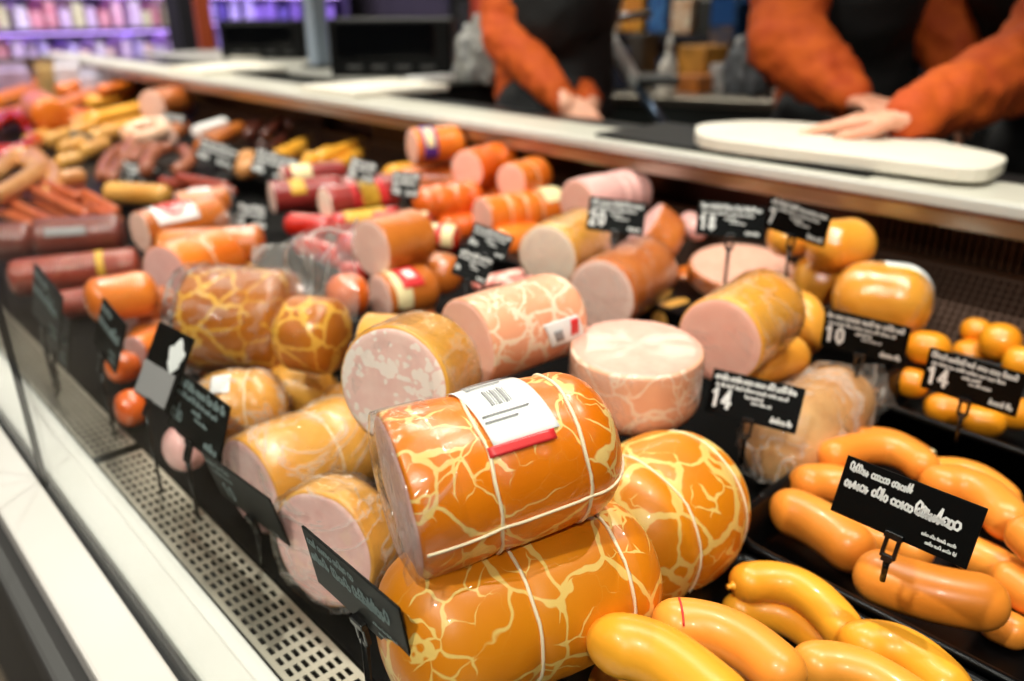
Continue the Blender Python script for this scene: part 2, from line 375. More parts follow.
def person(label, hip, chest, shl, shr, armL, armR, hands, facing, jm, jr=1.0, lean=V((0, 0, 0))):
    """armX = (elbow, wrist); every point in metres"""
    f = V((facing.x, facing.y, 0)).normalized(); s = V((f.y, -f.x, 0))      # s = the person's right side
    base = V((hip.x, hip.y, FLOOR))
    neck = (shl+shr)*.5+V((0, 0, .05)); head = neck+V((0, 0, .17))+f*.05
    fine, body = [], []
    body += [(hip+s*.06, .125, hip-s*.06, .125), (hip, .14, chest, .135), (chest+s*.06, .125, chest-s*.06, .125), (chest, .13, (shl+shr)*.5-V((0, 0, .05)), .11), (shl, .062, shr, .062), ((shl+shr)*.5, .065, neck+V((0, 0, .06)), .055)]
    legs = []
    for sg in (1, -1):
        h0 = hip+s*.085*sg-V((0, 0, .03)); kz = FLOOR+.48
        kn = V((h0.x, h0.y, kz))+f*.03; an = V((h0.x, h0.y, FLOOR+.08))
        legs += [(h0, .088, kn, .060), (kn, .058, an, .042)]
        body += [(h0, .075, kn, .050), (kn, .048, an, .036), (an-V((0, 0, .035)), .036, an+f*.14-V((0, 0, .045)), .030)]
    # head with face
    body += [(head-V((0, 0, .03))+f*.012, .072, head+V((0, 0, .045))-f*.012, .088), (head-V((0, 0, .075))+f*.045, .040, head-V((0, 0, .06))+f*.05, .038)]
    body += [(head+f*.088-V((0, 0, .0)), .010, head+f*.104-V((0, 0, .032)), .014)]
    for sg in (1, -1): body += [(head+s*.083*sg+V((0, 0, .012)), .014, head+s*.083*sg-V((0, 0, .022)), .011)]
    for (sh, arm) in ((shl, armL), (shr, armR)):
        el, wr = arm; body += [(sh, .052, el, .042), (el, .042, wr, .029)]
    for hc in hands: body += hc
    b = blob('person', body, .0056, SKIN, None, base, 4)
    tag(b, label, 'person')
    for sg in (1, -1):
        bm = bmesh.new(); bmesh.ops.create_uvsphere(bm, u_segments=12, v_segments=8, radius=.012)
        for v in bm.verts: v.co += head+f*.084+s*.032*sg+V((0, 0, .012))-base
        link('eye', bm_mesh(bm, 'eye'), M['label'], b)
    bm = bmesh.new(); add_box(bm, head+f*.086-V((0, 0, .062))-base, (.022, .022, .004), None, .002); link('mouth', bm_mesh(bm, 'mouth'), plain('lips', rgb(176, 92, 84), .5), b)
    blob('hair', [(head+V((0, 0, .055))-f*.02, .096, head+V((0, 0, .02))-f*.035, .090), (head+V((0, 0, .02))-f*.04, .088, head-V((0, 0, .06))-f*.05, .06)], .008, HAIR, b, base, 4, .004, 40)
    jc = [(shl, .075*jr, shr, .075*jr), (chest+s*.07, .135, chest-s*.07, .135), (chest, .14, (shl+shr)*.5-V((0, 0, .05)), .12), (hip+V((0, 0, .05)), .145, chest, .14)]
    for (sh, arm) in ((shl, armL), (shr, armR)):
        el, wr = arm; w2 = wr+(el-wr).normalized()*.012
        jc += [(sh, .078*jr, el, .066*jr), (el, .066*jr, el*.4+w2*.6, .052*jr), (el*.4+w2*.6, .052*jr, w2, .036*jr)]
    blob('jacket', jc, .012, jm, b, base, 3, .011, 17)
    fr = f*.03
    ac = [(hip+s*.075+fr, .14, hip-s*.075+fr, .14), (hip+fr, .15, chest+fr, .145), (chest+s*.075+fr, .145, chest-s*.075+fr, .145), (chest+fr, .14, (shl+shr)*.5-V((0, 0, .08))+fr*1.4, .12), (chest+s*.08+fr+V((0, 0, .12)), .115, chest-s*.08+fr+V((0, 0, .12)), .115)]
    ac += [(hip+s*.08+f*.02, .135, hip+s*.08+f*.05-V((0, 0, .38)), .10), (hip-s*.08+f*.02, .135, hip-s*.08+f*.05-V((0, 0, .38)), .10)]
    blob('apron', ac, .014, APRON, b, base, 5, .006, 11)
    blob('trousers', legs+[(hip+s*.06, .13, hip-s*.06, .13)], .014, TROU, b, base, 4, .005, 12)
    for sg in (1, -1):
        an = V((hip.x, hip.y, FLOOR+.045))+s*.085*sg
        blob('shoe', [(an-f*.03, .046, an+f*.17-V((0, 0, .008)), .036), (an, .045, an+V((0, 0, .06)), .044)], .008, M['black'], b, base, 3)
    return b
# worker with clasped hands
d1 = 2.15
hip = PD(548, 112, d1+.06); chest = PD(556, 20, d1+.08); chest = V((hip.x+.01, hip.y+.01, hip.z+.27))
facing = (V((RIGHT.x, RIGHT.y, 0))*.95 - V((FWD.x, FWD.y, 0)).normalized()*.30).normalized()
sR = V((facing.y, -facing.x, 0))
shc = chest+V((0, 0, .20))
shr_ = PD(503, -70, d1-.06); shl_ = shr_ - sR*.36
elR = PD(506, 38, d1-.12); wrR = PD(566, 104, d1-.22)
elL = shl_ + V((0, 0, -.29))+facing*.06; wrL = PD(589, 104, d1-.16)
fd = (PD(590, 118, d1-.24)-wrR)
h1 = hand_caps(wrR+(PD(572, 106, d1-.22)-wrR), (PD(582, 122, d1-.25)-wrR), (CAM-wrR), .92, (.5, .55, .6, .6), .08, 1)
h2 = hand_caps(wrL, (PD(574, 114, d1-.20)-wrL), (CAM-wrL)*.6+V((0, 0, 1)), .92, (.5, .5, .55, .6), .08, -1)
person('worker in orange jacket and black apron standing with hands clasped, left of the slicer', hip, chest, shl_, shr_, (elL, wrL), (elR, wrR), [h1, h2], facing, JACK, .92)
# middle worker, arm reaching down to the board
d2 = 1.62
hip = PD(835, 100, d2+.42); hip.z = .16; chest = V((hip.x-.02, hip.y-.02, hip.z+.28))
facing = (V((RIGHT.x, RIGHT.y, 0))*.75 - V((FWD.x, FWD.y, 0)).normalized()*.62).normalized(); sR = V((facing.y, -facing.x, 0))
shr_ = PD(800, -120, d2+.12); shl_ = shr_-sR*.33
elR = PD(787, 42, d2+.02); wrR = PD(852, 99, d2-.08)
elL = shl_+V((0, 0, -.30)); wrL = elL+facing*.08+V((0, 0, -.24))
wr_t = PD(858, 102, d2-.09)
h1 = hand_caps(wr_t, PD(895, 112, d2-.22)-wr_t, V((0, 0, 1))-V((0, 0, 0)), .95, (.25, .25, .3, .3), .06, -1)
h2 = hand_caps(wrL, V((0, 0, -1)), -sR, .95, (.3, .3, .35, .4), .06, 1)
person('worker in orange jacket and dark apron, one sleeve reaching down behind the cutting board', hip, chest, shl_, shr_, (elL, wrL), (elR, wrR), [h1, h2], facing, JACK, 1.18)
# right worker leaning with a hand flat on the board
d3 = 1.40
bz = .250
wr = P(908, 117, bz+.032); ft = P(838, 126, bz+.012); 
hip = PD(1085, 150, 1.95); hip.z = .10; chest = PD(1062, -5, 1.80)
facing = (-V((RIGHT.x, RIGHT.y, 0))*.55 - V((FWD.x, FWD.y, 0)).normalized()*.8).normalized(); sR = V((facing.y, -facing.x, 0))
shl_ = PD(1115, -60, 1.52); shr_ = PD(985, -75, 1.92)
elL = PD(1030, 66, 1.42)
h1 = hand_caps(wr, ft-wr, V((0, 0, 1)), .98, (.10, .12, .14, .18), .055, -1 if ((ft-wr).cross(V((0, 0, 1)))).dot(CAM-wr) < 0 else 1, .3)
elR = PD(936, 22, 1.86); wrR = PD(968, 96, 1.80)
h2 = hand_caps(wrR, V((0, 0, -1)), sR, .95, (.3, .3, .35, .4), .06, 1)
person('worker at the frame edge in orange jacket, one hand flat on the white board', hip, chest, shl_, shr_, (elL, wr), (elR, wrR), [h1, h2], facing, JACK, 1.12)
# crumpled pale cloths hanging at the worktop edge
for q, (u, v, d, w_, lb_) in enumerate(((480, 76, 2.25, .11, 'crumpled pale plastic bag hanging behind the clasped-hands worker'), (748, 70, 1.95, .09, 'grey cloth bundle beside the elbow of the middle worker'))):
    c = PD(u, v, d); z0 = .2256
    bm = bmesh.new(); bmesh.ops.create_icosphere(bm, subdivisions=4, radius=1.0)
    for x in bm.verts:
        k = 1+.30*noise.noise(x.co*2.2+V((q*5, 0, 0)))+.12*(1-abs(noise.noise(x.co*5))*3)
        x.co = V((x.co.x*w_*.6*k, x.co.y*w_*.6*k, max(-.4, x.co.z)*w_*k+w_*.55))
    tag(link('cloth_bundle', bm_mesh(bm, 'cloth_bundle'), plain('bundle_%d' % q, (rgb(150, 148, 142), rgb(120, 124, 130))[q], .5, col2=rgb(90, 90, 90), nscale=30, coat=.4), None, V((c.x, c.y, z0))), lb_, 'cloth')
# ------------------------------------------------------------------ goods
XBACK = 1.10
DEPTH = [0.852, 1.027, 0.859, 0.953, 0.894, 0.810, 1.000, 1.000, 0.944, 1.011, 1.054, 0.943, 0.916, 0.982, 1.005, 0.938, 1.000, 1.018, 1.000, 1.000, 1.000, 0.991, 1.000, 1.009, 1.000, 0.984, 1.000, 1.016, 0.854, 0.969, 1.000, 0.906, 0.911, 0.952, 1.007, 0.997, 0.976, 0.984, 0.989, 1.011, 1.000, 1.000, 0.956, 1.000, 0.876, 0.964, 0.846, 0.930, 0.831, 0.929, 0.844, 0.933, 0.780, 0.943, 1.000, 0.994, 1.000, 1.000, 1.000, 0.980, 1.000, 0.974, 1.000, 0.891, 1.012, 1.032, 0.844, 0.804, 0.998, 0.960, 0.964, 0.997, 1.012, 0.993, 0.972, 0.991, 0.989, 1.000, 0.987, 1.028, 1.000, 0.972, 0.912, 1.000, 1.000, 1.007, 0.965, 1.021, 0.963, 1.000, 1.022, 0.999, 0.979, 0.980, 1.041, 1.002, 1.000, 0.878, 0.933, 0.940, 0.938, 1.000, 0.928, 1.000, 1.000, 1.000, 1.000, 0.993, 0.973, 1.000, 0.954, 1.015, 0.999, 0.985, 0.917, 1.009, 0.969, 0.998, 0.976, 1.051, 1.000, 1.007, 0.993, 1.000, 1.000, 1.000, 1.022, 0.993, 0.984, 1.000, 1.000, 0.976, 0.930, 0.977, 1.006, 1.000, 1.000, 1.000, 0.933, 0.990, 0.884, 0.960, 1.000, 0.984, 0.999, 1.007, 1.003, 0.982, 1.000, 1.028, 1.000, 0.954, 1.000, 1.025, 0.852, 0.985, 1.000, 1.036, 1.005, 1.000, 1.001, 0.997, 1.000, 0.979, 0.970, 1.033, 1.013, 1.042, 1.000, 1.000]   # settled depth of each, so that they lie against one another
CAPS = []            # (name, points, radius) for checking only

class Loaf: pass

def prof(s, L, r, capA, capB, cutA, cutB, grooves, gdepth, pw, lump, taper):
    k = r
    for dd, c, cut in ((s, capA, cutA), (L-s, capB, cutB)):
        if cut:
            e = .05*r
            if dd < e: k = min(k, r*(.955+.045*math.sqrt(max(0, 1-(1-dd/e)**2))))
        else:
            e = min(c*r, L*.5)
            if dd < e:
                q = max(0.0, 1-(1-dd/e)**pw)
                k = min(k, r*q**(1.0/pw))
    for g in grooves:
        k *= 1-gdepth*math.exp(-((s-g*L)/(.13*r))**2)
    if lump and grooves:
        gs = [0.0]+sorted(g*L for g in grooves)+[L]
        for a, b in zip(gs, gs[1:]):
            if a <= s <= b: k *= 1+lump*math.sin(PI*(s-a)/(b-a))
    k *= 1+taper*(s/L-.5)
    return k

def loaf(name, label, cat, A, B, r, m, zb=0.0, cutA=None, cutB=None, group=None, mid=None, cap=.85, caps=None,
         strings=(), gdepth=.045, lump=.0, pw=2.3, wob=.025, squash=1.0, taper=0.0, s=None, n=40, part='casing', smat=None,
         face='cut_face', srad=.0011, nip=0, sag=0.0, stand=None):
    """A sausage or loaf from the point seen at pixel A to the one seen at B; r = its radius in pixels at its middle."""
    mu, mv = (A[0]+B[0])/2.0, (A[1]+B[1])/2.0
    rr = ray(mu, mv)
    sd = (H-zb)/(-rr.z + r/F)
    if stand: rr = ray(A[0], A[1]); sd = (H-zb)/(-rr.z + stand[0]/F)
    lim = XBACK/(rr.x + r/F)
    sc = min(s or sd, lim)
    kk = len(CAPS)
    if kk < len(DEPTH): sc = sd*DEPTH[kk]
    R = r/F*sc
    zc = H + rr.z*sc
    kz = sc/sd
    PA = P(A[0], A[1], zc+(A[2]*kz if len(A) > 2 else 0)); PB = P(B[0], B[1], zc+(B[2]*kz if len(B) > 2 else 0))
    if stand:                            # stands on end: stand = (height in pixels, lean of the top towards the viewer)
        PA = CAM+rr*sc; bk_ = V((rr.x, rr.y, 0)).normalized(); PB = PA+(bk_*stand[1]-V((0, 0, 1))).normalized()*(stand[0]/F*sc)
    if mid: PM = P(mid[0], mid[1], zc+(mid[2] if len(mid) > 2 else 0)); ctrl = PM*2-(PA+PB)*.5
    else: ctrl = (PA+PB)*.5+V((0, 0, sag))
    def path(t): return PA*(1-t)**2 + ctrl*2*t*(1-t) + PB*t*t
    # arc table
    tab = [path(i/60) for i in range(61)]; acc = [0]
    for i in range(60): acc.append(acc[-1]+(tab[i+1]-tab[i]).length)
    Lg = acc[-1]
    def at_s(x):
        x = max(0, min(Lg, x))
        for i in range(60):
            if acc[i+1] >= x:
                f = (x-acc[i])/max(1e-9, acc[i+1]-acc[i]); t = (i+f)/60; break
        tan = (ctrl-PA)*2*(1-t)+(PB-ctrl)*2*t
        return path(t), tan.normalized()
    base = (PA+PB)*.5; base.z = PB.z if stand else zc-R
    seed = V((random.uniform(-50, 50), random.uniform(-50, 50), random.uniform(-50, 50)))
    capA, capB = caps or (cap, cap)
    L = Loaf(); L.base = base; L.R = R; L.L = Lg; L.sc = sc; L.zc = zc; L.PA = PA; L.PB = PB
    d0, u0, s0 = frame(PB-PA)
    L.sgn = 1 if s0.dot(CAM-base) > 0 else -1
    def at(x, th, off=0.0):
        c, d = at_s(x)
        d, u, sd = frame(d)
        k = prof(x, Lg, R, capA, capB, cutA, cutB, strings, gdepth, pw, lump, taper)
        dirv = u*math.cos(th)*squash + sd*math.sin(th)*L.sgn
        p = c + dirv*k
        if wob: p = p + dirv*(k*wob*noise.noise(p*(1.1/R)+seed))
        return p + (u*math.cos(th)+sd*math.sin(th)*L.sgn)*off
    L.at = at
    # sample positions
    S = set()
    for cc, cut, flip in ((capA, cutA, False), (capB, cutB, True)):
        if cut: xs = [0, .02*R, .05*R]
        else:
            e = min(cc*R, Lg*.5); xs = [e*(1-math.cos(PI/2*k/8)) for k in range(9)]; xs[0] = e*.0025
        S.update(round((Lg-x) if flip else x, 6) for x in xs)
    nb = max(6, int(Lg/R*4))
    S.update(round(Lg*k/nb, 6) for k in range(1, nb) if capA*R < Lg*k/nb < Lg-capB*R or (cutA and Lg*k/nb < Lg*.5) or (cutB and Lg*k/nb > Lg*.5))
    for g in strings:
        S.update(round(g*Lg+q*R, 6) for q in (-.16, -.08, -.04, 0, .04, .08, .16) if 0 < g*Lg+q*R < Lg)
    S = sorted(S)
    bm = bmesh.new(); rings = []
    for x in S: rings.append([bm.verts.new(at(x, 2*PI*k/n*L.sgn)-base) for k in range(n)])
    for i in range(len(S)-1):
        for k in range(n): bm.faces.new((rings[i][k], rings[i][(k+1) % n], rings[i+1][(k+1) % n], rings[i+1][k]))
    bm.faces.new(rings[0][::-1]); bm.faces.new(rings[-1])
    bmesh.ops.recalc_face_normals(bm, faces=bm.faces)
    me = bm_mesh(bm, name)
    multi = bool(cutA or cutB or strings or nip)
    CAPS.append((name, label, [tab[0], tab[30], tab[60]], R, zc, sc, sd, min(lim, H/(-rr.z + r/F) if zb >= 0 else sd)))
    if not multi:
        root = link(name, me, m, None, base); body = root
    else:
        root = empty(name, base); body = link(part, me, m, root)
    tag(root, label, cat, group); L.root = root; L.body = body; L.name = name
    for cm, x, sg in ((cutA, 0.0, -1), (cutB, Lg, 1)):
        if not cm: continue
        c, d = at_s(x); bm = bmesh.new(); rings = []
        fr = [.02, .25, .5, .72, .88, .965, .993]
        off = [.0022, .002, .0018, .0015, .0012, .0009, .0001]
        for f, o_ in zip(fr, off):
            ring = []
            for k in range(n):
                e = at(min(max(x, .001*R), Lg-.001*R), 2*PI*k/n)
                p = c + (e-c)*f + d*(sg*(o_+.0006*noise.noise((c+(e-c)*f)*90+seed)))
                ring.append(bm.verts.new(p-base))
            rings.append(ring)
        for i in range(len(fr)-1):
            for k in range(n): bm.faces.new((rings[i][k], rings[i][(k+1) % n], rings[i+1][(k+1) % n], rings[i+1][k]))
        bm.faces.new(rings[0])
        bmesh.ops.recalc_face_normals(bm, faces=bm.faces)
        if sum((f.normal.dot(d)*sg for f in bm.faces)) < 0: bmesh.ops.reverse_faces(bm, faces=bm.faces)
        link(face, bm_mesh(bm, face), cm, root)
    for g in strings:
        if srad <= 0: continue
        bm = bmesh.new(); pts = [at(g*Lg+.05*R*noise.noise(V((k*.3, g*9, 3))), 2*PI*k/n, srad*.4) for k in range(n+1)]
        ring_tube(bm, pts[:-1], srad, base)
        link('string', bm_mesh(bm, 'string'), smat or M['string'], root)
    if nip:
        for which in ((0,) if nip == 1 else (1,) if nip == 2 else (0, 1)):
            c, d = at_s(0 if which == 0 else Lg); d = -d if which == 0 else d
            bm = bmesh.new()
            pts = [c-d*R*.08-base, c+d*R*.08-base, c+d*R*.2-base, c+d*R*.3+V((0, 0, R*.05))-base]
            add_tube(bm, pts, [R*.3, R*.16, R*.09, R*.15], 10)
            bmesh.ops.recalc_face_normals(bm, faces=bm.faces)
            link('tied_end', bm_mesh(bm, 'tied_end'), m, root)
    return L

def ring_tube(bm, pts, r, base, n=6):
    N_ = len(pts); rings = []
    for i in range(N_):
        d, u, s = frame(pts[(i+1) % N_]-pts[i-1])
        rings.append([bm.verts.new(pts[i]-base+(u*math.cos(2*PI*k/n)+s*math.sin(2*PI*k/n))*r) for k in range(n)])
    for i in range(N_):
        a, b = rings[i], rings[(i+1) % N_]
        # match the closest start vertex so that the tube does not twist
        o = min(range(n), key=lambda q: (a[0].co-b[q].co).length)
        for k in range(n):
            f = (a[k], a[(k+1) % n], b[(k+1+o) % n], b[(k+o) % n])
            try: bm.faces.new(f)
            except ValueError: pass
    bmesh.ops.recalc_face_normals(bm, faces=bm.faces)

def patch(L, name, x0, x1, a0, a1, m, off=.0009, skew=0.0, nx=10, na=14, parent=None, wav=0.0):
    """a label lying on the skin: x0..x1 of the length, a0..a1 degrees round from the top towards the aisle"""
    bm = bmesh.new(); g = []
    for i in range(nx+1):
        row = []
        for j in range(na+1):
            a = math.radians(a0+(a1-a0)*j/na); x = (x0+(x1-x0)*i/nx+skew*(j/na-.5))*L.L
            row.append(bm.verts.new(L.at(x, a, off+wav*noise.noise(V((i*.7, j*.7, x0*40))))-L.base))
        g.append(row)
    for i in range(nx):
        for j in range(na): bm.faces.new((g[i][j], g[i+1][j], g[i+1][j+1], g[i][j+1]))
    cen = sum((v.co for v in bm.verts), V())/len(bm.verts)
    bmesh.ops.recalc_face_normals(bm, faces=bm.faces)
    ax = L.at((x0+x1)/2*L.L, 0)*.5+L.at((x0+x1)/2*L.L, PI)*.5-L.base
    if sum(f.normal.dot(cen-ax) for f in bm.faces) < 0: bmesh.ops.reverse_faces(bm, faces=bm.faces)
    r = bmesh.ops.extrude_face_region(bm, geom=list(bm.faces))
    for v in [e for e in r['geom'] if isinstance(e, bmesh.types.BMVert)]: v.co += (cen-ax).normalized()*.00012
    return link(name, bm_mesh(bm, name), m, parent or L.root)

def wrap(L, m, grow=1.05, amp=.06, x0=-.06, x1=1.03, flare=None, name='plastic_wrap', n=44, nx=26, seed=3.0, close=True):
    """a loose film skin round a loaf, gathered at the ends; flare = (pixel, dz) pulls a crumpled tail out at the far end"""
    bm = bmesh.new(); rings = []
    R = L.R
    mid = lambda x: (L.at(x, 0)+L.at(x, PI))*.5
    d = (L.PB-L.PA).normalized()
    for i in range(nx+1):
        f = x0+(x1-x0)*i/nx; xs = min(max(f, 0.0), 1.0)*L.L
        xs_ = min(max(xs, .12*R), L.L-.12*R)
        extra = (f-min(max(f, 0), 1))*L.L
        sh = 1.0
        if i == 0: sh = .72
        ring = []
        for k in range(n):
            a = 2*PI*k/n
            p = L.at(xs_, a); c = mid(xs_); v = p-c
            q = c + v*(grow*sh) + d*(xs-xs_+extra)
            nn = noise.noise(V((math.cos(a)*2.3, math.sin(a)*2.3, f*5+seed)))
            n2 = abs(noise.noise(V((math.cos(a)*6, math.sin(a)*6, f*9+seed))))
            ring.append(bm.verts.new(q + v.normalized()*R*amp*(nn+1.1*(n2)) - L.base))
        rings.append(ring)
    for i in range(nx):
        for k in range(n): bm.faces.new((rings[i][k], rings[i][(k+1) % n], rings[i+1][(k+1) % n], rings[i+1][k]))
    if close:
        for ring, sgn in ((rings[0], -1),):
            cc = sum((v.co for v in ring), V())/n + d*sgn*(-.0)
            cv = bm.verts.new(cc)
            for k in range(n): bm.faces.new((ring[(k+1) % n], ring[k], cv))
    bmesh.ops.recalc_face_normals(bm, faces=bm.faces)
    return link(name, bm_mesh(bm, name), m, L.root)

def crumple(name, quad, m, parent, base, nx=26, ny=22, amp=.012, sc=26, seed=1.0, bow=0.0, nrm=None):
    """a crumpled film sheet through four corners"""
    a, b, c, d = quad
    nrm = nrm or (b-a).cross(d-a).normalized()
    bm = bmesh.new(); g = []
    for i in range(nx+1):
        row = []
        for j in range(ny+1):
            s, t = i/nx, j/ny
            p = (a*(1-s)+b*s)*(1-t)+(d*(1-s)+c*s)*t
            k = abs(noise.noise(p*sc+V((seed, 0, 0))))*2-.5+.6*noise.noise(p*sc*.5+V((0, seed, 0)))
            p = p+nrm*(amp*k+bow*math.sin(PI*s)*math.sin(PI*t)) + (b-a)*.10*noise.noise(p*sc*.6+V((0, 0, seed)))*(1 if t > .3 else t/.3)
            p = p+(d-a)*.10*noise.noise(p*sc*.7+V((seed, 3, seed)))*t
            row.append(bm.verts.new(p-base))
        g.append(row)
    for i in range(nx):
        for j in range(ny): bm.faces.new((g[i][j], g[i+1][j], g[i+1][j+1], g[i][j+1]))
    return link(name, bm_mesh(bm, name), m, parent)

# ---------------------------------------------------------------- the goods, back to front
MEAT, SAUS, SAL = 'ham', 'sausage', 'salami'
# ---- pile in front: netted hams ----
Lb = loaf('ham_loaf', 'amber ham loaf with yellow vein pattern lying on the deck under the labelled ham', MEAT, (383, 652), (640, 556), 80, M['net_amber'], zb=0,
          strings=(.43, .78), gdepth=.03, lump=.03, cap=.8, wob=.03)
Lc = loaf('ham_loaf', 'amber vein-patterned ham loaf tied with two strings, behind the black sausage trays', MEAT, (588, 558), (712, 482), 78, M['net_amber'], zb=0.012,
          strings=(.36, .78), gdepth=.03, lump=.03, cap=.95)
La = loaf('ham_loaf', 'bright orange netted ham with white weight sticker, topmost of the front pile', MEAT, (398, 497), (608, 432, .016), 77, M['net_bright'], zb=.100,
          cutA=M['pink_mauve'], strings=(.34, .74), gdepth=.012, lump=.02, caps=(.5, .8), pw=2.4, taper=-.08)
wrap(La, M['wrap_thin'], 1.012, .02, -.05, .2, nx=10)
lb = patch(La, 'label', .345, .635, -34, 42, M['label'], .0014, .06)
patch(La, 'red_band', .345, .635, 42, 49, M['label_red'], .0014, .0, na=4)['label'] = 'red lower band of the sticker'
for q in range(9):
    patch(La, 'barcode_bar', .43+.011*q, .434+.011*q+.004*(q % 3 == 0), -4, 14, M['label_grey'], .0022, .01, 1, 3, parent=lb)
for q, (a0, x1) in enumerate(((-28, .60), (-23, .56), (-18, .60), (-13, .53), (20, .58), (25, .52))):
    patch(La, 'print_line', .375, x1, a0, a0+1.6, M['label_grey'], .0022, .0, 4, 1, parent=lb)
# weld seam of the film along the side
bm = bmesh.new(); add_tube(bm, [La.at(La.L*(.015+.96*k/40), math.radians(97), .0010)-La.base for k in range(41)], .0009, 6)
link('film_seam', bm_mesh(bm, 'film_seam'), M['string'], La.root)
crumple('film_tuft', [La.at(0, math.radians(60), -.004), La.at(0, math.radians(120), -.004), La.at(0, math.radians(105), .012)-(La.PB-La.PA).normalized()*.012, La.at(0, math.radians(72), .010)-(La.PB-La.PA).normalized()*.012],
        M['bag'], La.root, La.base, 12, 8, .004, 60)

Ld = loaf('bologna_piece', 'pale pink bologna stump standing on end beside the labelled ham, flat cut on top', MEAT, (636, 346), (636, 346), 67, M['pale_vein'], zb=.06, stand=(84, .05),
          cutA=M['pink_top'], caps=(.3, .75), pw=2.6, wob=.03)
wrap(Ld, M['wrap_thin'], 1.012, .02, -.01, .98, nx=16)
Le = loaf('bologna_piece', 'pink bologna with white vein pattern and small printed label, behind the labelled ham', MEAT, (466, 343), (566, 311), 44, M['pink_vein'], zb=.085,
          cutA=M['pink_hot'], caps=(.4, .5), pw=2.8)
ll = patch(Le, 'label', .50, .84, 70, 104, M['label'], .001, .08)
patch(Le, 'red_mark', .72, .80, 74, 94, M['label_red'], .0018, .0, 4, 4, parent=ll)
patch(Le, 'barcode', .56, .64, 82, 96, M['label_grey'], .0018, .03, 4, 4, parent=ll)
Lf = loaf('mortadella_piece', 'film-wrapped mortadella with big round fat-speckled cut face turned to the aisle', MEAT, (393, 387, .006), (438, 362, -.008), 59, M['golden'], zb=.055,
          cutA=M['pink_spot'], caps=(.3, .5), pw=2.6)
wrap(Lf, M['wrap_thin'], 1.02, .03, -.02, .8, nx=14)
Lg = loaf('ham_loaf', 'golden tied ham with cut mauve end behind the tags at the front grille', MEAT, (250, 487), (370, 430), 49, M['golden'], zb=.0, cutA=M['pink_ham'],
          strings=(.52,), gdepth=.05, lump=.04, srad=.0009, cap=.7)
wrap(Lg, M['film'], 1.02, .03, -.02, 1.0)
Lh = loaf('ham_piece', 'film-wrapped cut ham showing rosy meat, at the front edge under the labelled ham', MEAT, (322, 549, .004), (368, 522, -.004), 62, M['golden'], zb=.0,
          cutA=M['pink_ham'], caps=(.3, .8), squash=1.0, wob=.10)
wrap(Lh, M['film'], 1.05, .07, -.10, .9, nx=20)
Li = loaf('ham_loaf', 'golden wrapped ham with small white sticker, under the big netted block', MEAT, (192, 409), (288, 403), 37, M['golden'], zb=.0, cap=1.0, nip=0, strings=(.62,), srad=.0008)
patch(Li, 'label', .27, .47, 8, 42, M['label'], .001)
wrap(Li, M['film'], 1.02, .04, .0, 1.0, nx=16, close=False)
Li2 = loaf('ham_loaf', 'small round golden wrapped ham, between the netted block and the tied ham', MEAT, (262, 392), (338, 388), 31, M['golden'], zb=.005, cap=1.0)
Lj = loaf('ham_block', 'big brown netted ham block in crumpled film, cut end towards the aisle', MEAT, (200, 318), (296, 322), 54, M['net_dark'], zb=.062, cutA=M['pink_mauve'],
          caps=(.4, .35), pw=3.2, squash=.97, wob=.06)
wrap(Lj, M['wrap_thin'], 1.02, .04, -.06, 1.0, nx=18)
wrap(Lj, M['film'], 1.03, .06, -.12, .06, nx=8, name='gathered_film')
Lj2 = loaf('ham_block', 'smaller brown netted ham chunk in film right behind the big netted block', MEAT, (284, 330), (343, 338), 39, M['net_dark'], zb=.065, caps=(.5, .5), wob=.06)
dj = Lj2.sc
bgr = empty('plastic_bag', PD(300, 300, dj*1.02)); bb = bgr.location.copy()
tag(bgr, 'crumpled clear plastic bag standing up behind the netted ham block', 'plastic bag')
crumple('bag_front', [PD(258, 280, dj*1.13), PD(352, 322, dj*1.0), PD(358, 214, dj*1.05), PD(260, 246, dj*1.14)], M['bag'], bgr, bb, 34, 30, .020, 15, 1.0, .012)
crumple('bag_back', [PD(245, 280, dj*1.12), PD(358, 312, dj*1.06), PD(356, 216, dj*1.06), PD(290, 232, dj*1.12)], M['bag'], bgr, bb, 30, 26, .018, 16, 5.0, -.01)
loaf('ham_piece', 'pale wrapped ham end peeking out behind the fat-speckled mortadella', MEAT, (366, 344), (444, 350), 32, M['golden'], zb=.075, cutA=M['pink_spot'], cap=.6)

# ---- middle: brown loaves, reds and burgundies ----
L1 = loaf('ham_loaf', 'glossy brown ham loaf lying on top of the red sausages, pale cut end', MEAT, (371, 249), (424, 234), 29, M['brown_orange'], zb=.085, cutA=M['pink'], caps=(.4, .55), strings=(.55,), srad=0, gdepth=.02)
L2 = loaf('ham_loaf', 'brown ham loaf with cream band and round red badge, cut end showing', MEAT, (380, 298), (434, 285), 24, M['brown_orange'], zb=.045, cutA=M['pink'], caps=(.4, .7))
patch(L2, 'label', .10, .38, -80, 110, M['label_cream'], .0008)
bd = patch(L2, 'badge', .22, .60, -5, 62, M['label_red'], .0016, .05)
patch(L2, 'badge_print', .34, .50, 14, 40, M['label'], .0024, .05, 4, 4, parent=bd)
loaf('ham_loaf', 'small orange loaf with red tip squeezed between the bag and the banded loaf', MEAT, (326, 298), (369, 292), 22, M['orange_deep'], zb=.045, cap=.9)
loaf('sausage', 'bright red sausage end above the small orange loaf', SAUS, (340, 270), (370, 272), 9, M['red'], zb=.07)
loaf('ham_loaf', 'rounded tan ham end beside the glossy brown loaf', MEAT, (408, 270), (461, 276), 21, M['brown_orange'], zb=.045, cap=1.0)
Lw = loaf('salami', 'sausage with cream and red printed sleeve behind the glossy brown loaf', SAL, (398, 234), (459, 239), 13, M['red'], zb=.07, cap=.5)
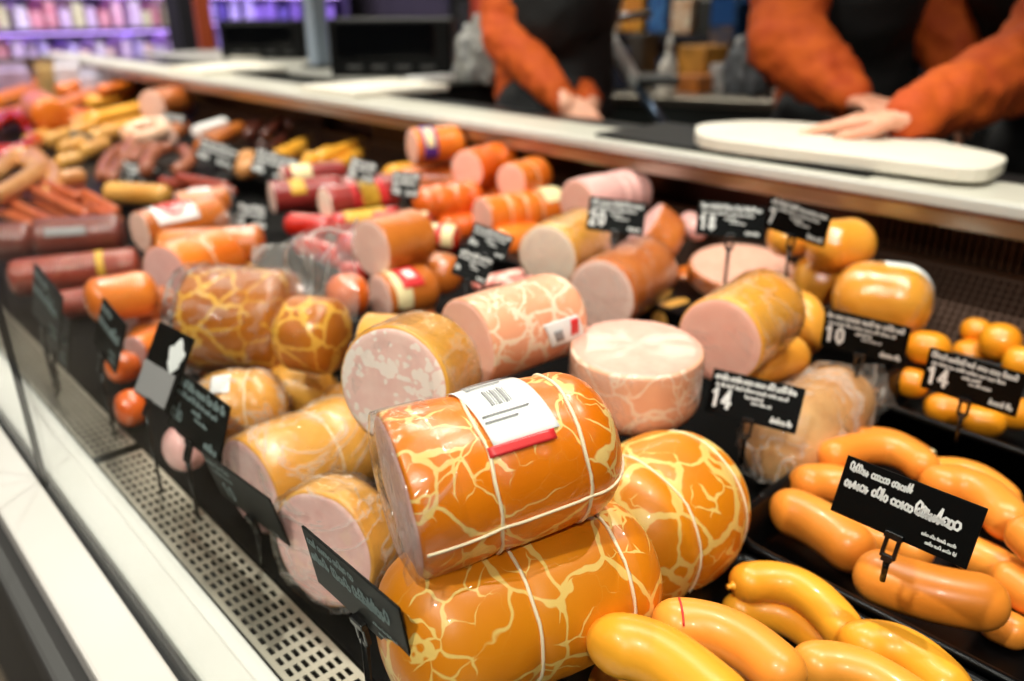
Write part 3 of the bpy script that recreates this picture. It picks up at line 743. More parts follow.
patch(Lw, 'label', .45, .96, -120, 120, M['label_cream'], .0008, na=20); patch(Lw, 'red_band', .68, .78, -110, 110, M['label_red'], .0016, na=18)
Lw = loaf('salami', 'thin red sausage with cream printed end, upper of two behind the glossy brown loaf', SAL, (372, 221), (433, 222), 10, M['red'], zb=.085, cap=.5)
patch(Lw, 'label', .62, .92, -120, 120, M['label_cream'], .0008, na=20)
Lw = loaf('sausage', 'red sausage with yellow printed stripe below the burgundy salami', SAUS, (330, 226), (402, 217), 12, M['red'], zb=.07)
patch(Lw, 'label', .18, .75, -60, 70, M['label_yellow'], .0008)
loaf('sausage', 'plump red sausage half hidden by the glossy brown loaf', SAUS, (338, 250), (384, 242), 17, M['red'], zb=.045)
loaf('sausage', 'glossy red sausage under the cut burgundy salami', SAUS, (286, 224), (335, 228), 12, M['red'], zb=.05)
loaf('sausage', 'dark red sausage lying under the red striped one', SAUS, (300, 244), (352, 262), 12, M['red'], zb=.03)
Lw = loaf('salami', 'burgundy salami with red and yellow bands, oval cut face towards the aisle', SAL, (325, 205), (396, 194), 17, M['burgundy'], zb=.075, cutA=M['pink_cream'], cap=.7)
patch(Lw, 'red_band', .30, .42, -110, 110, M['label_red'], .0008, na=18); patch(Lw, 'label', .42, .66, -110, 110, M['label_yellow'], .0008, na=18); patch(Lw, 'red_band', .66, .78, -110, 110, M['label_red'], .0008, na=18)
Lw = loaf('salami', 'burgundy salami with yellow tag print, cut end, left of the banded salami', SAL, (272, 198), (345, 190), 16, M['burgundy'], zb=.06, cutA=M['pink'], cap=.7)
patch(Lw, 'label', .22, .42, 5, 75, M['label_yellow'], .0008)
Lw = loaf('salami', 'thin burgundy salami with white band and pale cut end, uppermost of its row', SAL, (282, 178), (346, 171), 11, M['burgundy'], zb=.085, cutA=M['pink'], cap=.7)
patch(Lw, 'label', .12, .42, -120, 120, M['label_cream'], .0008, na=20)
loaf('salami', 'burgundy salami with cream end lying behind the banded salami', SAL, (344, 187), (404, 184), 11, M['burgundy'], zb=.08, cutA=M['pink_cream'], cap=.7)
# ---- middle right: orange loaves under the rail ----
Lo = loaf('ham_loaf', 'orange loaf with purple and white band and pink cut end, highest below the rail', MEAT, (412, 147), (464, 143), 18, M['orange'], zb=.075, cutA=M['pink_hot'], cap=.7, strings=(.78,), srad=0, gdepth=.03)
patch(Lo, 'purple_band', .12, .38, -125, 125, M['purple'], .0008, na=22); patch(Lo, 'label', .17, .32, 20, 85, M['label_cream'], .0016)
Lo = loaf('ham_loaf', 'orange loaf with purple-tipped end lying under the purple-banded loaf', MEAT, (398, 180), (470, 180), 14, M['orange'], zb=.045, cap=.6)
patch(Lo, 'purple_band', .80, .90, -120, 120, M['purple'], .0008, na=20)
loaf('ham_loaf', 'yellowish ham end in front of the purple-banded loaf, by a price card', MEAT, (385, 182), (418, 176), 16, M['yellow'], zb=.04, cap=.9)
loaf('ham_loaf', 'glossy orange loaf with one groove and cut pink end, second below the rail', MEAT, (467, 170), (506, 159), 19, M['orange_deep'], zb=.075, cutA=M['pink_hot'], strings=(.5,), srad=0, gdepth=.06, lump=.05, cap=.6)
loaf('ham_loaf', 'short orange loaf tied once, cut pink end, third below the rail', MEAT, (511, 182), (542, 173), 18, M['orange'], zb=.07, cutA=M['pink_hot'], strings=(.45,), gdepth=.06, lump=.05, cap=.6, srad=.0008)
loaf('ham_loaf', 'deep orange segmented loaf lying left of the other segmented one', MEAT, (415, 206), (480, 196), 17, M['orange_deep'], zb=.05, strings=(.25, .5, .75), srad=0, gdepth=.09, lump=.06)
loaf('ham_loaf', 'deep orange segmented loaf beneath the grooved glossy loaf', MEAT, (432, 208), (508, 196), 17, M['orange_deep'], zb=.045, strings=(.3, .65), srad=0, gdepth=.09, lump=.06)
Lo = loaf('ham_loaf', 'orange tied loaf with cream label end, next to the pink ham roll', MEAT, (482, 218), (560, 206), 20, M['orange'], zb=.05, cutA=M['pink_hot'], strings=(.25, .45, .65), gdepth=.05, lump=.04, srad=.0008, cap=.4)
patch(Lo, 'label', .70, .97, -110, 60, M['label_cream'], .001, na=18)
loaf('ham_loaf', 'orange loaf lying lowest, under the deep orange segmented pair', MEAT, (436, 230), (505, 222), 14, M['orange_deep'], zb=.02)
loaf('ham_loaf', 'orange loaf mostly hidden behind the two stacked price cards', MEAT, (490, 246), (545, 238), 18, M['orange'], zb=.01)
for q, (u, v) in enumerate(((498, 282), (512, 276), (526, 283), (516, 290))):
    loaf('bacon_slab', 'streaky red and white bacon slabs behind the veined pink bologna', 'bacon', (u-24, v+4), (u+10, v-3), 8, M['bacon'], zb=.085+.004*q, squash=.6, group='bacon slabs behind the bologna', cap=.4)
# ---- right: hams in the middle row ----
Lp = loaf('ham_roll', 'golden-skinned chicken roll with wide creamy cut face behind the veined bologna', MEAT, (547, 257), (590, 235), 32, M['golden'], zb=.05, cutA=M['pink_cream'], caps=(.4, .6))
wrap(Lp, M['wrap_thin'], 1.015, .02, -.02, .98, nx=14)
Lp = loaf('ham_roll', 'ham with brown crinkled skin and round pink cut face, next to the creamy roll', MEAT, (601, 296), (652, 266), 36, M['rind'], zb=.05, cutA=M['pink'], caps=(.4, .55))
wrap(Lp, M['wrap_thin'], 1.015, .03, -.02, 1.0, nx=14)
loaf('ham_roll', 'rosy pink rolled ham with ribbed top, lying against the back panel', MEAT, (577, 204), (640, 190), 24, M['pink_mauve'], zb=.045, cutA=M['pink_hot'], strings=(.5, .66, .82), srad=0, gdepth=.07, lump=.03, cap=.6)
loaf('ham_wedge', 'thick ham wedge with glossy pink cut side up and brown rind below', MEAT, (640, 232, .022), (672, 256, -.016), 35, M['rind'], zb=.03, cutA=M['pink_mauve'], caps=(.3, .5))
loaf('ham_piece', 'small pink ham piece standing beside the ham wedge', MEAT, (687, 220), (700, 232), 11, M['pink_mauve'], zb=.03)
Lp = loaf('ham_half', 'halved ham lying with its broad oval cut face up, price card stuck in front', MEAT, (741, 264), (741, 264), 51, M['rind'], zb=.02, stand=(27, .15), cutA=M['pink_half'], caps=(.2, .4))
wrap(Lp, M['wrap_thin'], 1.01, .02, -.01, .9, nx=8)
Lp = loaf('ham_loaf', 'large golden ham in shiny film, pink cut end beside the standing stump', MEAT, (719, 341), (772, 304), 43, M['golden_smooth'], zb=.02, cutA=M['pink_hot'], caps=(.4, .6))
wrap(Lp, M['wrap_thin'], 1.015, .03, -.02, 1.0, nx=16)
loaf('ham_loaf', 'round golden ham end tucked behind the large golden film-wrapped ham', MEAT, (782, 326), (815, 322), 34, M['golden_smooth'], zb=.012, caps=(.5, .8))
loaf('ham_loaf', 'round golden smoked ham right under the slanted price card by the back mesh', MEAT, (812, 248), (869, 242), 26, M['golden_smooth'], zb=.055, cap=1.0)
loaf('ham_loaf', 'egg-shaped golden ham between the halved ham and the sticker-topped ham', MEAT, (790, 278), (846, 283), 26, M['golden_smooth'], zb=.03, cap=1.0)
loaf('ham_loaf', 'golden ham mostly hidden behind the two neighbouring price cards', MEAT, (770, 240), (815, 236), 18, M['golden_smooth'], zb=.03, cap=1.0)
Lp = loaf('ham_loaf', 'big shiny golden ham with white and yellow sticker on top, against the back mesh', MEAT, (832, 293), (933, 307), 38, M['golden_smooth'], zb=.03, cap=.95, taper=.06)
patch(Lp, 'label', .45, .95, -30, 12, M['label'], .001, .1); patch(Lp, 'yellow_stripe', .45, .85, 12, 22, M['label_yellow'], .001, .1)
wrap(Lp, M['wrap_thin'], 1.012, .02, .02, .98, nx=14, close=False)
Lq = loaf('poultry_roll', 'pale poultry roll in loose crinkled plastic, beside the tray of bent sausages', MEAT, (768, 458), (846, 394), 43, M['poultry'], zb=.0, caps=(.9, .9), wob=.08, cutA=None)
wrap(Lq, M['film'], 1.07, .13, -.06, 1.02, nx=26)
crumple('film_tail', [Lq.PB+V((-.03, .0, .045)), Lq.PB+V((.00, -.01, -.035)), PD(898, 408, Lq.sc*1.0), PD(884, 368, Lq.sc*1.02)], M['bag'], Lq.root, Lq.base, 20, 18, .012, 30, 2.0)
crumple('film_skirt', [PD(748, 482, Lq.sc*.97), PD(800, 478, Lq.sc*.95), PD(850, 440, Lq.sc*.97), PD(770, 430, Lq.sc*.93)], M['bag'], Lq.root, Lq.base, 20, 16, .008, 30, 9.0)

for lb_, a, b, r, mm, zb in (
    ('pale ham in film glimpsed in the gap behind the standing pink stump', (656, 320), (690, 310), 15, 'golden_pale', .0),
    ('orange loaf in the shadow under the brown-skinned ham, near the halved one', (668, 286), (720, 276), 17, 'orange', .0),
    ('orange loaf lying on the deck below the creamy chicken roll', (505, 300), (552, 296), 18, 'orange', .0),
    ('brownish loaf lying on the deck under the banded ham loaf', (372, 322), (436, 318), 17, 'brown_orange', .0),
    ('golden ham lying deep between the tied ham and the speckled mortadella', (322, 412), (366, 404), 26, 'golden', .0),
    ('tan loaf lying deep under the big netted block', (190, 356), (262, 350), 24, 'rind', .0),
    ('orange loaf on the deck behind the red-orange pieces at the grille', (128, 346), (172, 334), 19, 'brown_orange', .0),
    ('golden loaf on the deck under the long orange-tan loaf', (196, 290), (262, 278), 18, 'golden_smooth', .0),
    ('golden ham low on the deck between the large golden ham and the wrapped poultry', (742, 372), (800, 352), 22, 'golden_smooth', .0)):
    loaf('ham_loaf', lb_, MEAT, a, b, r, M[mm], zb=zb)
# ---- sausages in the three black trays ----
TG1 = [
 ('yellow sausage with a tied tip, farthest back in the front tray', (733, 586), (851, 642), (797, 588), 21, .030, 'wurst_yellow', 1),
 ('smooth yellow sausage lying just under the tied-tip one in the front tray', (726, 614), (845, 664), (782, 615), 19, .014, 'wurst_yellow', 0),
 ('rosy sausage with knotted red thread end in the middle of the front tray', (654, 626), (796, 690), (726, 634), 27, .034, 'wurst_pink', 0),
 ('fat yellow sausage against the front tray wall next to the amber ham', (592, 652), (742, 728), (655, 655), 34, .016, 'wurst_yellow', 0),
 ('short sausage with a brown scorch spot between two fat ones in the front tray', (648, 634), (745, 684), (700, 646), 20, .008, 'wurst_pink', 0),
 ('rosy sausage running off the lower picture edge beside the knotted one', (796, 670), (935, 722), (858, 672), 25, .022, 'wurst_pink', 0),
 ('yellow sausage nearest the dividing wall of the two trays', (845, 650), (960, 706), (902, 652), 26, .014, 'wurst_yellow', 0),
 ('half-hidden sausage in the corner of the front tray below the fat one', (572, 680), (640, 716), (600, 678), 22, .004, 'wurst_yellow', 0),
]
for lb_, a, b, mid_, r, zb, mm, nip in TG1:
    L = loaf('sausage', lb_, SAUS, a, b, r, M[mm], zb=zb, mid=mid_, cap=1.05, nip=nip, wob=.015, group='sausages in the front tray')
    if 'scorch' in lb_: patch(L, 'scorch_spot', .84, .90, -10, 12, M['brown'], .0004, nx=4, na=4)
    if 'with knotted red' in lb_:
        bm = bmesh.new(); add_tube(bm, [L.at(L.L*.16, math.radians(a_), .0008)-L.base for a_ in range(-20, 60, 8)], .0006, 5)
        link('red_thread', bm_mesh(bm, 'red_thread'), M['label_red'], L.root)
TG2 = [
 ('bent sausage at the near corner of the second tray, left of the card clip', (770, 508), (866, 562), (814, 522), 25, .020, 'wurst', 0),
 ('short sausage behind the near-corner one, beside the film-wrapped roll', (794, 486), (890, 508), (838, 484), 19, .022, 'wurst', 0),
 ('curved sausage along the far rim of the second tray, over the card corner', (824, 460), (930, 474), (884, 448), 17, .028, 'wurst', 0),
 ('thin sausage half hidden behind the curved far-rim one', (856, 441), (928, 462), (890, 441), 12, .024, 'wurst', 0),
 ('thick sausage with twisted end behind the big card', (925, 487), (1016, 532), (975, 492), 22, .030, 'wurst', 2),
 ('slim sausage along the back rim, above the thick twisted one', (926, 474), (1012, 506), (972, 476), 15, .020, 'wurst_pink', 0),
 ('large straight sausage lying in front of the big card, below its clip', (856, 566), (1007, 604), (928, 592), 28, .020, 'wurst', 0),
 ('pale sausage pair member pushed against the frame edge, right of the big card', (952, 550), (1030, 588), (985, 560), 19, .018, 'wurst_pink', 0),
 ('sausage end lying lowest, under the large straight one', (978, 618), (1030, 642), (1006, 628), 18, .002, 'wurst', 0),
 ('sausage below the frame-edge one, mostly cropped by the picture', (990, 572), (1045, 610), (1015, 585), 20, .006, 'wurst', 0),
 ('sausage cropped by the picture edge next to the twisted end', (1008, 525), (1050, 560), (1028, 538), 20, .012, 'wurst', 0),
 ('sausage glimpsed between the card clip and the bent one', (850, 535), (930, 560), (890, 540), 19, .010, 'wurst', 0),
]
for lb_, a, b, mid_, r, zb, mm, nip in TG2:
    loaf('sausage', lb_, SAUS, a, b, r, M[mm], zb=zb, mid=mid_, cap=1.05, nip=nip, wob=.015, group='sausages in the second tray')
TG3 = [('plump round orange sausage topmost in the far tray', 1000, 341, 22, 19, .044), ('small round orange sausage beside the topmost one in the far tray', 976, 330, 16, 13, .046),
       ('round orange sausage nearest the sticker-topped ham in the far tray', 928, 347, 23, 17, .034), ('round orange sausage just above the card reading 14', 974, 355, 24, 16, .024),
       ('round orange sausage above the card corner, cropped by the picture', 1022, 362, 20, 17, .024), ('round orange sausage low in the far tray, left of the card', 912, 382, 18, 15, .012),
       ('round orange sausage showing under the card reading 14', 950, 408, 26, 15, .010), ('round orange sausage under the card beside the frame edge', 1012, 412, 26, 16, .014),
       ('round orange sausage under the card between its neighbours', 982, 420, 24, 15, .008)]
for lb_, u, v, hw, r, zb in TG3:
    loaf('sausage', lb_, SAUS, (u-hw, v-2), (u+hw, v+4), r, M['ball'], zb=zb, cap=1.15, group='round sausages in the far tray', wob=.02)

# ---- left: loaves along the front ----
Lm = loaf('ham_loaf', 'glossy orange loaf with large greyish-pink cut end, left of the netted block', MEAT, (166, 277), (230, 254), 31, M['orange'], zb=.03, cutA=M['pink_mauve'], strings=(.45,), srad=.0008, gdepth=.05, lump=.03, cap=.5)
loaf('ham_loaf', 'long smooth orange-tan loaf lying above the glossy cut loaf', MEAT, (156, 250), (266, 243), 19, M['tan' if 0 else 'brown_orange'], zb=.065, cap=.5)
Lm = loaf('ham_loaf', 'orange loaf with white and red spiral label at its pale cut end', MEAT, (140, 232), (224, 214), 20, M['brown_orange'], zb=.07, cutA=M['pink_pale'], cap=.6)
spl = patch(Lm, 'label', .12, .60, -58, 70, M['label'], .0008, na=18)
bm = bmesh.new()
add_tube(bm, [Lm.at(Lm.L*(.36+.006*k*.9*math.cos(k*.55)), math.radians(6+1.5*k*math.sin(k*.55)), .0022)-Lm.base for k in range(2, 36)], .0022, 6)
link('spiral_print', bm_mesh(bm, 'spiral_print'), M['label_red'], spl)
Lm = loaf('ham_loaf', 'small orange loaf with white label band and mauve cut end, above the spiral label', MEAT, (178, 206), (230, 199), 14, M['brown_orange'], zb=.085, cutA=M['pink_mauve'], cap=.6)
patch(Lm, 'label', .2, .62, -40, 20, M['label'], .0008)
loaf('ham_loaf', 'orange loaf lying nearest the front grille among the left loaves', MEAT, (84, 303), (158, 291), 23, M['orange'], zb=.02, cap=.7)
loaf('ham_loaf', 'loaf in golden netting, small cut end, left of the white-stickered card', MEAT, (126, 318), (172, 300), 18, M['rind'], zb=.01, cutA=M['pink_mauve'], cap=.5)
loaf('sausage', 'short orange cut sausage just above the white-stickered card', SAUS, (136, 352), (168, 338), 17, M['orange'], zb=.0, cutA=M['pink_mauve'])
loaf('sausage', 'red-orange glossy smoked knuckle by the card stem at the grille', MEAT, (106, 372), (140, 362), 16, M['orange_deep'], zb=.0, cap=1)
loaf('sausage', 'round red-orange glossy piece lowest at the grille, beside the leaning card', MEAT, (114, 412), (148, 404), 19, M['orange_deep'], zb=.0, cap=1)
loaf('ham_piece', 'dull pink ham piece between the two leaning cards and the grille', MEAT, (165, 455), (205, 440), 24, M['pink_mauve'], zb=.0, cap=.9)
Lm = loaf('salami', 'dark marbled salami in clear pack with clipped ends, above the reddish long one', SAL, (34, 239), (126, 233), 20, M['salami'], zb=.045, cap=.45)
patch(Lm, 'label', .18, .62, 48, 74, M['label_grey'], .0008)
loaf('salami', 'dark salami cut off by the picture edge beside the packed one', SAL, (-40, 246), (36, 240), 19, M['salami'], zb=.03, cap=.45)
Lm = loaf('salami', 'long reddish salami with yellow ring lying nearest the hazy cards', SAL, (8, 279), (142, 264), 18, M['salami_red'], zb=.02, cap=.5)
patch(Lm, 'yellow_ring', .66, .72, -120, 120, M['label_yellow'], .0008, na=20)
loaf('salami', 'reddish salami in the shade at the grille below the long one', SAL, (40, 308), (100, 300), 15, M['salami_red'], zb=.0, cap=.5)
# metal clip ends of the packed loaf
for q, (u, v) in enumerate(((224, 196), (226, 222))):
    bm = bmesh.new(); bmesh.ops.create_icosphere(bm, subdivisions=3, radius=.018)
    for w_ in bm.verts: w_.co *= 1+.5*noise.noise(w_.co*120+V((q, 0, 0)))
    tag(link('clear_wrapper', bm_mesh(bm, 'clear_wrapper'), M['bag'], None, P(u, v, .10)), ['crumpled clear wrapper behind the small orange loaf', 'crumpled clear wrapper beside the card left of the salami row'][q], 'wrapper')
# ---- left back: piles ----
def rows(name, label, group, cat, lst, mm, zb, cap=.9, sag=0.0):
    for q, it in enumerate(lst):
        a, b, r = it[0], it[1], it[2]; mid_ = it[3] if len(it) > 3 else None
        loaf(name, label, cat, a, b, r, M[mm], zb=zb+.006*(q % 2), mid=mid_, cap=cap, group=group, n=20, wob=.03)
rows('frankfurter', 'slim red-brown frankfurters heaped behind the dark marbled salami', 'frankfurter heap', SAUS,
     [((-10, 208), (34, 226), 6), ((4, 200), (52, 224), 6), ((18, 194), (70, 220), 6), ((34, 190), (88, 216), 6), ((66, 194), (104, 214), 5.5), ((78, 190), (116, 212), 5.5), ((86, 206), (120, 222), 5.5), ((44, 184), (80, 198), 5.5)], 'frank', .055)
rows('curved_sausage', 'thick tan curved sausages at the left picture edge behind the frankfurters', 'tan curved sausages', SAUS,
     [((-6, 176), (36, 168), 9, (16, 160)), ((-6, 198), (44, 166), 9, (22, 182)), ((36, 160), (52, 196), 9, (52, 174)), ((58, 180), (86, 176), 9), ((12, 158), (40, 172), 9, (34, 156))], 'tan', .07)
rows('smoked_sausage', 'brown bent smoked sausages standing in the dark tray behind the first far card', 'bent smoked sausages', SAUS,
     [((102, 178), (122, 148), 6, (108, 160)), ((124, 160), (134, 138), 7), ((134, 162), (160, 148), 6, (142, 150)), ((146, 172), (174, 148), 7, (154, 154)), ((176, 172), (182, 150), 7, (190, 160)), ((112, 180), (132, 160), 6, (118, 166))], 'brown', .06)
rows('thin_sausage', 'thin pinkish-brown sausages lying across in front of the dark tray', 'thin sausages across', SAUS,
     [((160, 181), (206, 190), 5), ((178, 178), (228, 188), 6), ((190, 190), (236, 192), 5)], 'salami_red', .07)
loaf('sausage', 'pale tan sausage lying right under the first far card', SAUS, (106, 192), (170, 196), 11, M['golden_pale'], zb=.05, cap=.8)
rows('yellow_sausage', 'long golden-yellow sausages stacked against the back panel', 'golden-yellow sausages', SAUS,
     [((268, 164), (316, 140), 9), ((296, 172), (330, 152), 8), ((318, 160), (364, 144), 8), ((326, 174), (362, 154), 8), ((304, 158), (336, 160), 7)], 'yellow', .05)
rows('cheese_sausage', 'lumpy golden sausage pieces in the dark tray by the tilted far card', 'golden pieces', SAUS,
     [((228, 165), (252, 156), 8), ((238, 172), (262, 166), 9), ((250, 160), (280, 168), 8)], 'tan', .055)
rows('dark_sausage', 'looped dark brown sausages hanging over the tray rim below the panel', 'dark looped sausages', SAUS,
     [((248, 136), (280, 128), 6, (266, 124)), ((258, 146), (284, 132), 6, (278, 144)), ((264, 136), (290, 126), 5, (282, 122)), ((230, 132), (262, 126), 6)], 'dark_brown', .06)
loaf('ham_loaf', 'dark loaf under the white roll, between the far cards', MEAT, (200, 148), (240, 128), 8, M['brown_orange'], zb=.085)
loaf('ham_roll', 'big pale pink ham end standing up near the far counter end', MEAT, (152, 106), (186, 100), 15, M['rind'], zb=.08, cutA=M['pink_pale'], cap=.8)
rows('yellow_loaf', 'long yellowish loaves lying below the far end of the counter', 'yellowish loaves', MEAT,
     [((86, 104), (142, 98), 8), ((90, 122), (150, 108), 9), ((104, 132), (160, 118), 7)], 'yellow', .06)
loaf('ham_slab', 'large pale oval ham slab leaning in the far corner pile', MEAT, (38, 106), (52, 116), 17, M['orange'], zb=.07, cutA=M['pink_pale'], cap=.5)
rows('orange_loaf', 'orange loaves heaped around the pale oval slab', 'orange loaves in the far corner', MEAT,
     [((-8, 104), (30, 92), 9), ((-4, 120), (36, 112), 9), ((52, 112), (92, 96), 9), ((60, 92), (100, 84), 8), ((20, 90), (60, 84), 8), ((70, 116), (98, 120), 9), ((100, 92), (134, 86), 7)], 'orange', .055)
rows('golden_ball_sausage', 'short golden sausages piled behind the tan curved ones', 'short golden sausages', SAUS,
     [((48, 142), (70, 134), 8), ((62, 150), (84, 142), 8), ((40, 130), (62, 124), 7), ((74, 134), (94, 126), 8), ((84, 152), (106, 144), 8), ((28, 142), (48, 134), 7), ((92, 140), (118, 132), 9), ((58, 164), (80, 158), 8), ((70, 128), (86, 120), 8)], 'golden_pale', .05)
rows('red_ring_sausage', 'glossy red sausages at the left picture edge in the far pile', 'red sausages at the edge', SAUS,
     [((-10, 128), (26, 120), 7, (10, 116)), ((-10, 150), (36, 140), 8, (18, 152)), ((-12, 158), (30, 154), 7), ((24, 122), (36, 140), 6)], 'red', .06)
# ring bologna
bm = bmesh.new(); c0 = P(147, 131, .10)
pts = [c0 + V((.052*math.cos(a), .052*math.sin(a)*.95, .012*math.sin(a+1))) for a in [2*PI*k/36*.93 for k in range(37)]]
add_tube(bm, pts, [.012]+[.0215+.0015*math.sin(k) for k in range(35)]+[.012], 16)
bmesh.ops.recalc_face_normals(bm, faces=bm.faces)
for v in bm.verts: v.co -= c0
tag(link('ring_sausage', bm_mesh(bm, 'ring_sausage'), casing('pale_ring', rgb(232, 196, 170), rgb(214, 160, 124)), None, c0), 'pale ring-shaped sausage lying above the bent smoked ones', SAUS)
loaf('ham_piece', 'small pink ham end next to the pale ring sausage', MEAT, (168, 136), (184, 128), 9, M['rind'], zb=.06, cutA=M['pink_pale'])
loaf('paper_roll', 'bright white wrapped roll lying on the far dark loaf', 'roll', (196, 132), (224, 123), 6, M['label'], zb=.115, cap=.3)
# ------------------------------------------------------------------ price cards on stems
GLY = {
 '0': [[(.5, 1), (.15, .75), (.15, .25), (.5, 0), (.85, .25), (.85, .75), (.5, 1)]],
 '1': [[(.2, .75), (.55, 1), (.55, 0)]],
 '2': [[(.1, .8), (.45, 1), (.85, .75), (.1, 0), (.9, 0)]],
 '4': [[(.65, 0), (.65, 1), (.05, .3), (.95, .3)]],
 '8': [[(.5, .52), (.15, .75), (.5, 1), (.85, .75), (.5, .52), (.1, .25), (.5, 0), (.9, .25), (.5, .52)]],
 '7': [[(.1, 1), (.9, 1), (.4, 0)]],
}
def ribbon(bm, pts, w, z):
    for (x0, y0), (x1, y1) in zip(pts, pts[1:]):
        dx, dy = x1-x0, y1-y0; l = math.hypot(dx, dy) or 1e-6
        nx, ny = -dy/l*w/2, dx/l*w/2; ex, ey = dx/l*w*.3, dy/l*w*.3
        bm.faces.new([bm.verts.new((x0+nx-ex, y0+ny-ey, z)), bm.verts.new((x0-nx-ex, y0-ny-ey, z)), bm.verts.new((x1-nx+ex, y1-ny+ey, z)), bm.verts.new((x1+nx+ex, y1+ny+ey, z))])
def scrawl(bm, rnd, x0, x1, y, h, w, z, dens=.62):
    x = x0
    while x < x1-h*.5:                                  # joined-up, unreadable handwriting
        pts = []
        for k in range(rnd.randint(3, 7)):
            tall = rnd.choice((.55, .6, .6, 1.0)); lw = h*rnd.uniform(.26, .40); wob = rnd.uniform(-.06, .06)*h
            if x+lw > x1: break
            if rnd.random() < .65:
                for q in range(7):
                    a = -2.2+q*(2*PI/6.2)
                    pts.append((x+lw*.5+lw*.52*math.cos(a)+h*.1*tall, y+wob+h*tall*.5+h*tall*.48*math.sin(a)))
            else: pts += [(x, y+wob+h*.1), (x+lw*.35+h*.12*tall, y+wob+h*tall), (x+lw*.6, y+wob), (x+lw, y+wob+h*.35)]
            x += lw
        if len(pts) > 1: ribbon(bm, pts, w*.62, z)
        x += h*.34
def digits(bm, txt, x, y, h, w, z):
    for ch in txt:
        for st in GLY[ch]: ribbon(bm, [(x+px*h*.5, y+py*h) for px, py in st], w, z)
        x += h*.66
TAGS = []
def price_card(label, tl, tr, bl, W=.085, num=None, layout='full', stem=.05, z=None, s=None, dim=False, sticker=False, seed=1, lean=0.0, flat=False):
    r0, r1, r2 = ray(*tl), ray(*tr), ray(*bl)
    a = r0*(1/-r0.z); b = r1*(1/-r1.z)           # on the plane one unit below the eye
    k = (H-z) if z is not None else (s*-r0.z if s else W/(b-a).length)
    A = CAM+a*k; B = CAM+b*k
    if s:
        A = CAM+r0*s; B = CAM+r1*s
        if not flat:                             # turn about the upright until the card has its real width
            lo, hi = .55*s, s
            for _ in range(40):
                md = (lo+hi)/2
                if (CAM+r1*md-A).length > W: lo = md
                else: hi = md
            B = CAM+r1*hi
    W_ = (B-A).length
    e = (B-A)/W_
    if s and flat:
        q_ = CAM+r2*s-A; q_ -= e*q_.dot(e); r2 = (A+q_-CAM)
    t = (A-CAM).dot(e)/r2.dot(e) if not (s and flat) else 1.0; C = CAM+r2*t   # lower corner, square to the upper edge
    hgt = (C-A).length; dn = (C-A)/hgt
    nr = e.cross(-dn).normalized()               # towards the reader
    if nr.dot(CAM-A) < 0: nr = -nr
    base = A+e*W_/2+dn*hgt
    TAGS.append((label[:40], round(W_, 3), round(hgt, 3), round(A.z, 3), round((A-CAM).dot(FWD), 3), tuple(round(q, 2) for q in base), round(e.y, 2), round(nr.z, 2)))
    root = empty('price_card', base); tag(root, label, 'price card', 'price cards in the counter')
    rot = Matrix((e, -dn, nr)).transposed()      # columns: right, up, out
    rm = rot
    bm = bmesh.new(); add_box(bm, rm @ V((0, hgt/2, -.0008)), (W_/2, hgt/2, .0008), rm, .0003)
    link('card', bm_mesh(bm, 'card'), M['board'], root, None, False)
    rnd = random.Random(seed*7+3)
    bm = bmesh.new(); z0 = .0004; w = W_; h = hgt
    if layout == 'full':
        scrawl(bm, rnd, -w*.46, w*.45, h*.80, h*.15, h*.045, z0)
        scrawl(bm, rnd, -w*.44, w*.36, h*.64, h*.10, h*.028, z0)
        scrawl(bm, rnd, -w*.10, w*.10, h*.50, h*.08, h*.03, z0)
        scrawl(bm, rnd, -w*.02, w*.22, h*.40, h*.07, h*.022, z0)
        scrawl(bm, rnd, w*.22, w*.45, h*.12, h*.13, h*.05, z0)
        if num: digits(bm, num, -w*.46, h*.18, h*.40, h*.075, z0)
        else: scrawl(bm, rnd, -w*.46, -w*.24, h*.2, h*.3, h*.05, z0)
    elif layout == 'big':
        scrawl(bm, rnd, -w*.46, w*.05, h*.78, h*.15, h*.045, z0)
        scrawl(bm, rnd, -w*.46, w*.30, h*.50, h*.19, h*.055, z0)
        scrawl(bm, rnd, w*.06, w*.40, h*.50, h*.24, h*.06, z0)
        scrawl(bm, rnd, w*.16, w*.40, h*.24, h*.06, h*.018, z0)
        scrawl(bm, rnd, w*.20, w*.42, h*.12, h*.06, h*.018, z0)
    elif layout == 'far':
        scrawl(bm, rnd, -w*.46, w*.46, h*.74, h*.20, h*.075, z0); scrawl(bm, rnd, -w*.46, w*.40, h*.50, h*.18, h*.065, z0)
        scrawl(bm, rnd, -w*.46, -w*.15, h*.10, h*.34, h*.085, z0); scrawl(bm, rnd, w*.05, w*.45, h*.10, h*.2, h*.07, z0)
    elif layout == 'small':
        scrawl(bm, rnd, -w*.46, -w*.1, h*.80, h*.12, h*.02, z0)
        scrawl(bm, rnd, -w*.40, -w*.1, h*.64, h*.10, h*.018, z0)
        digits(bm, num or '10', -w*.34, h*.18, h*.30, h*.035, z0)
    for v in bm.verts: v.co = rm @ v.co
    if len(bm.faces): link('chalk_writing', bm_mesh(bm, 'chalk_writing'), M['chalk_dim' if dim else 'chalk'], root, None, False)
    else: bm.free()
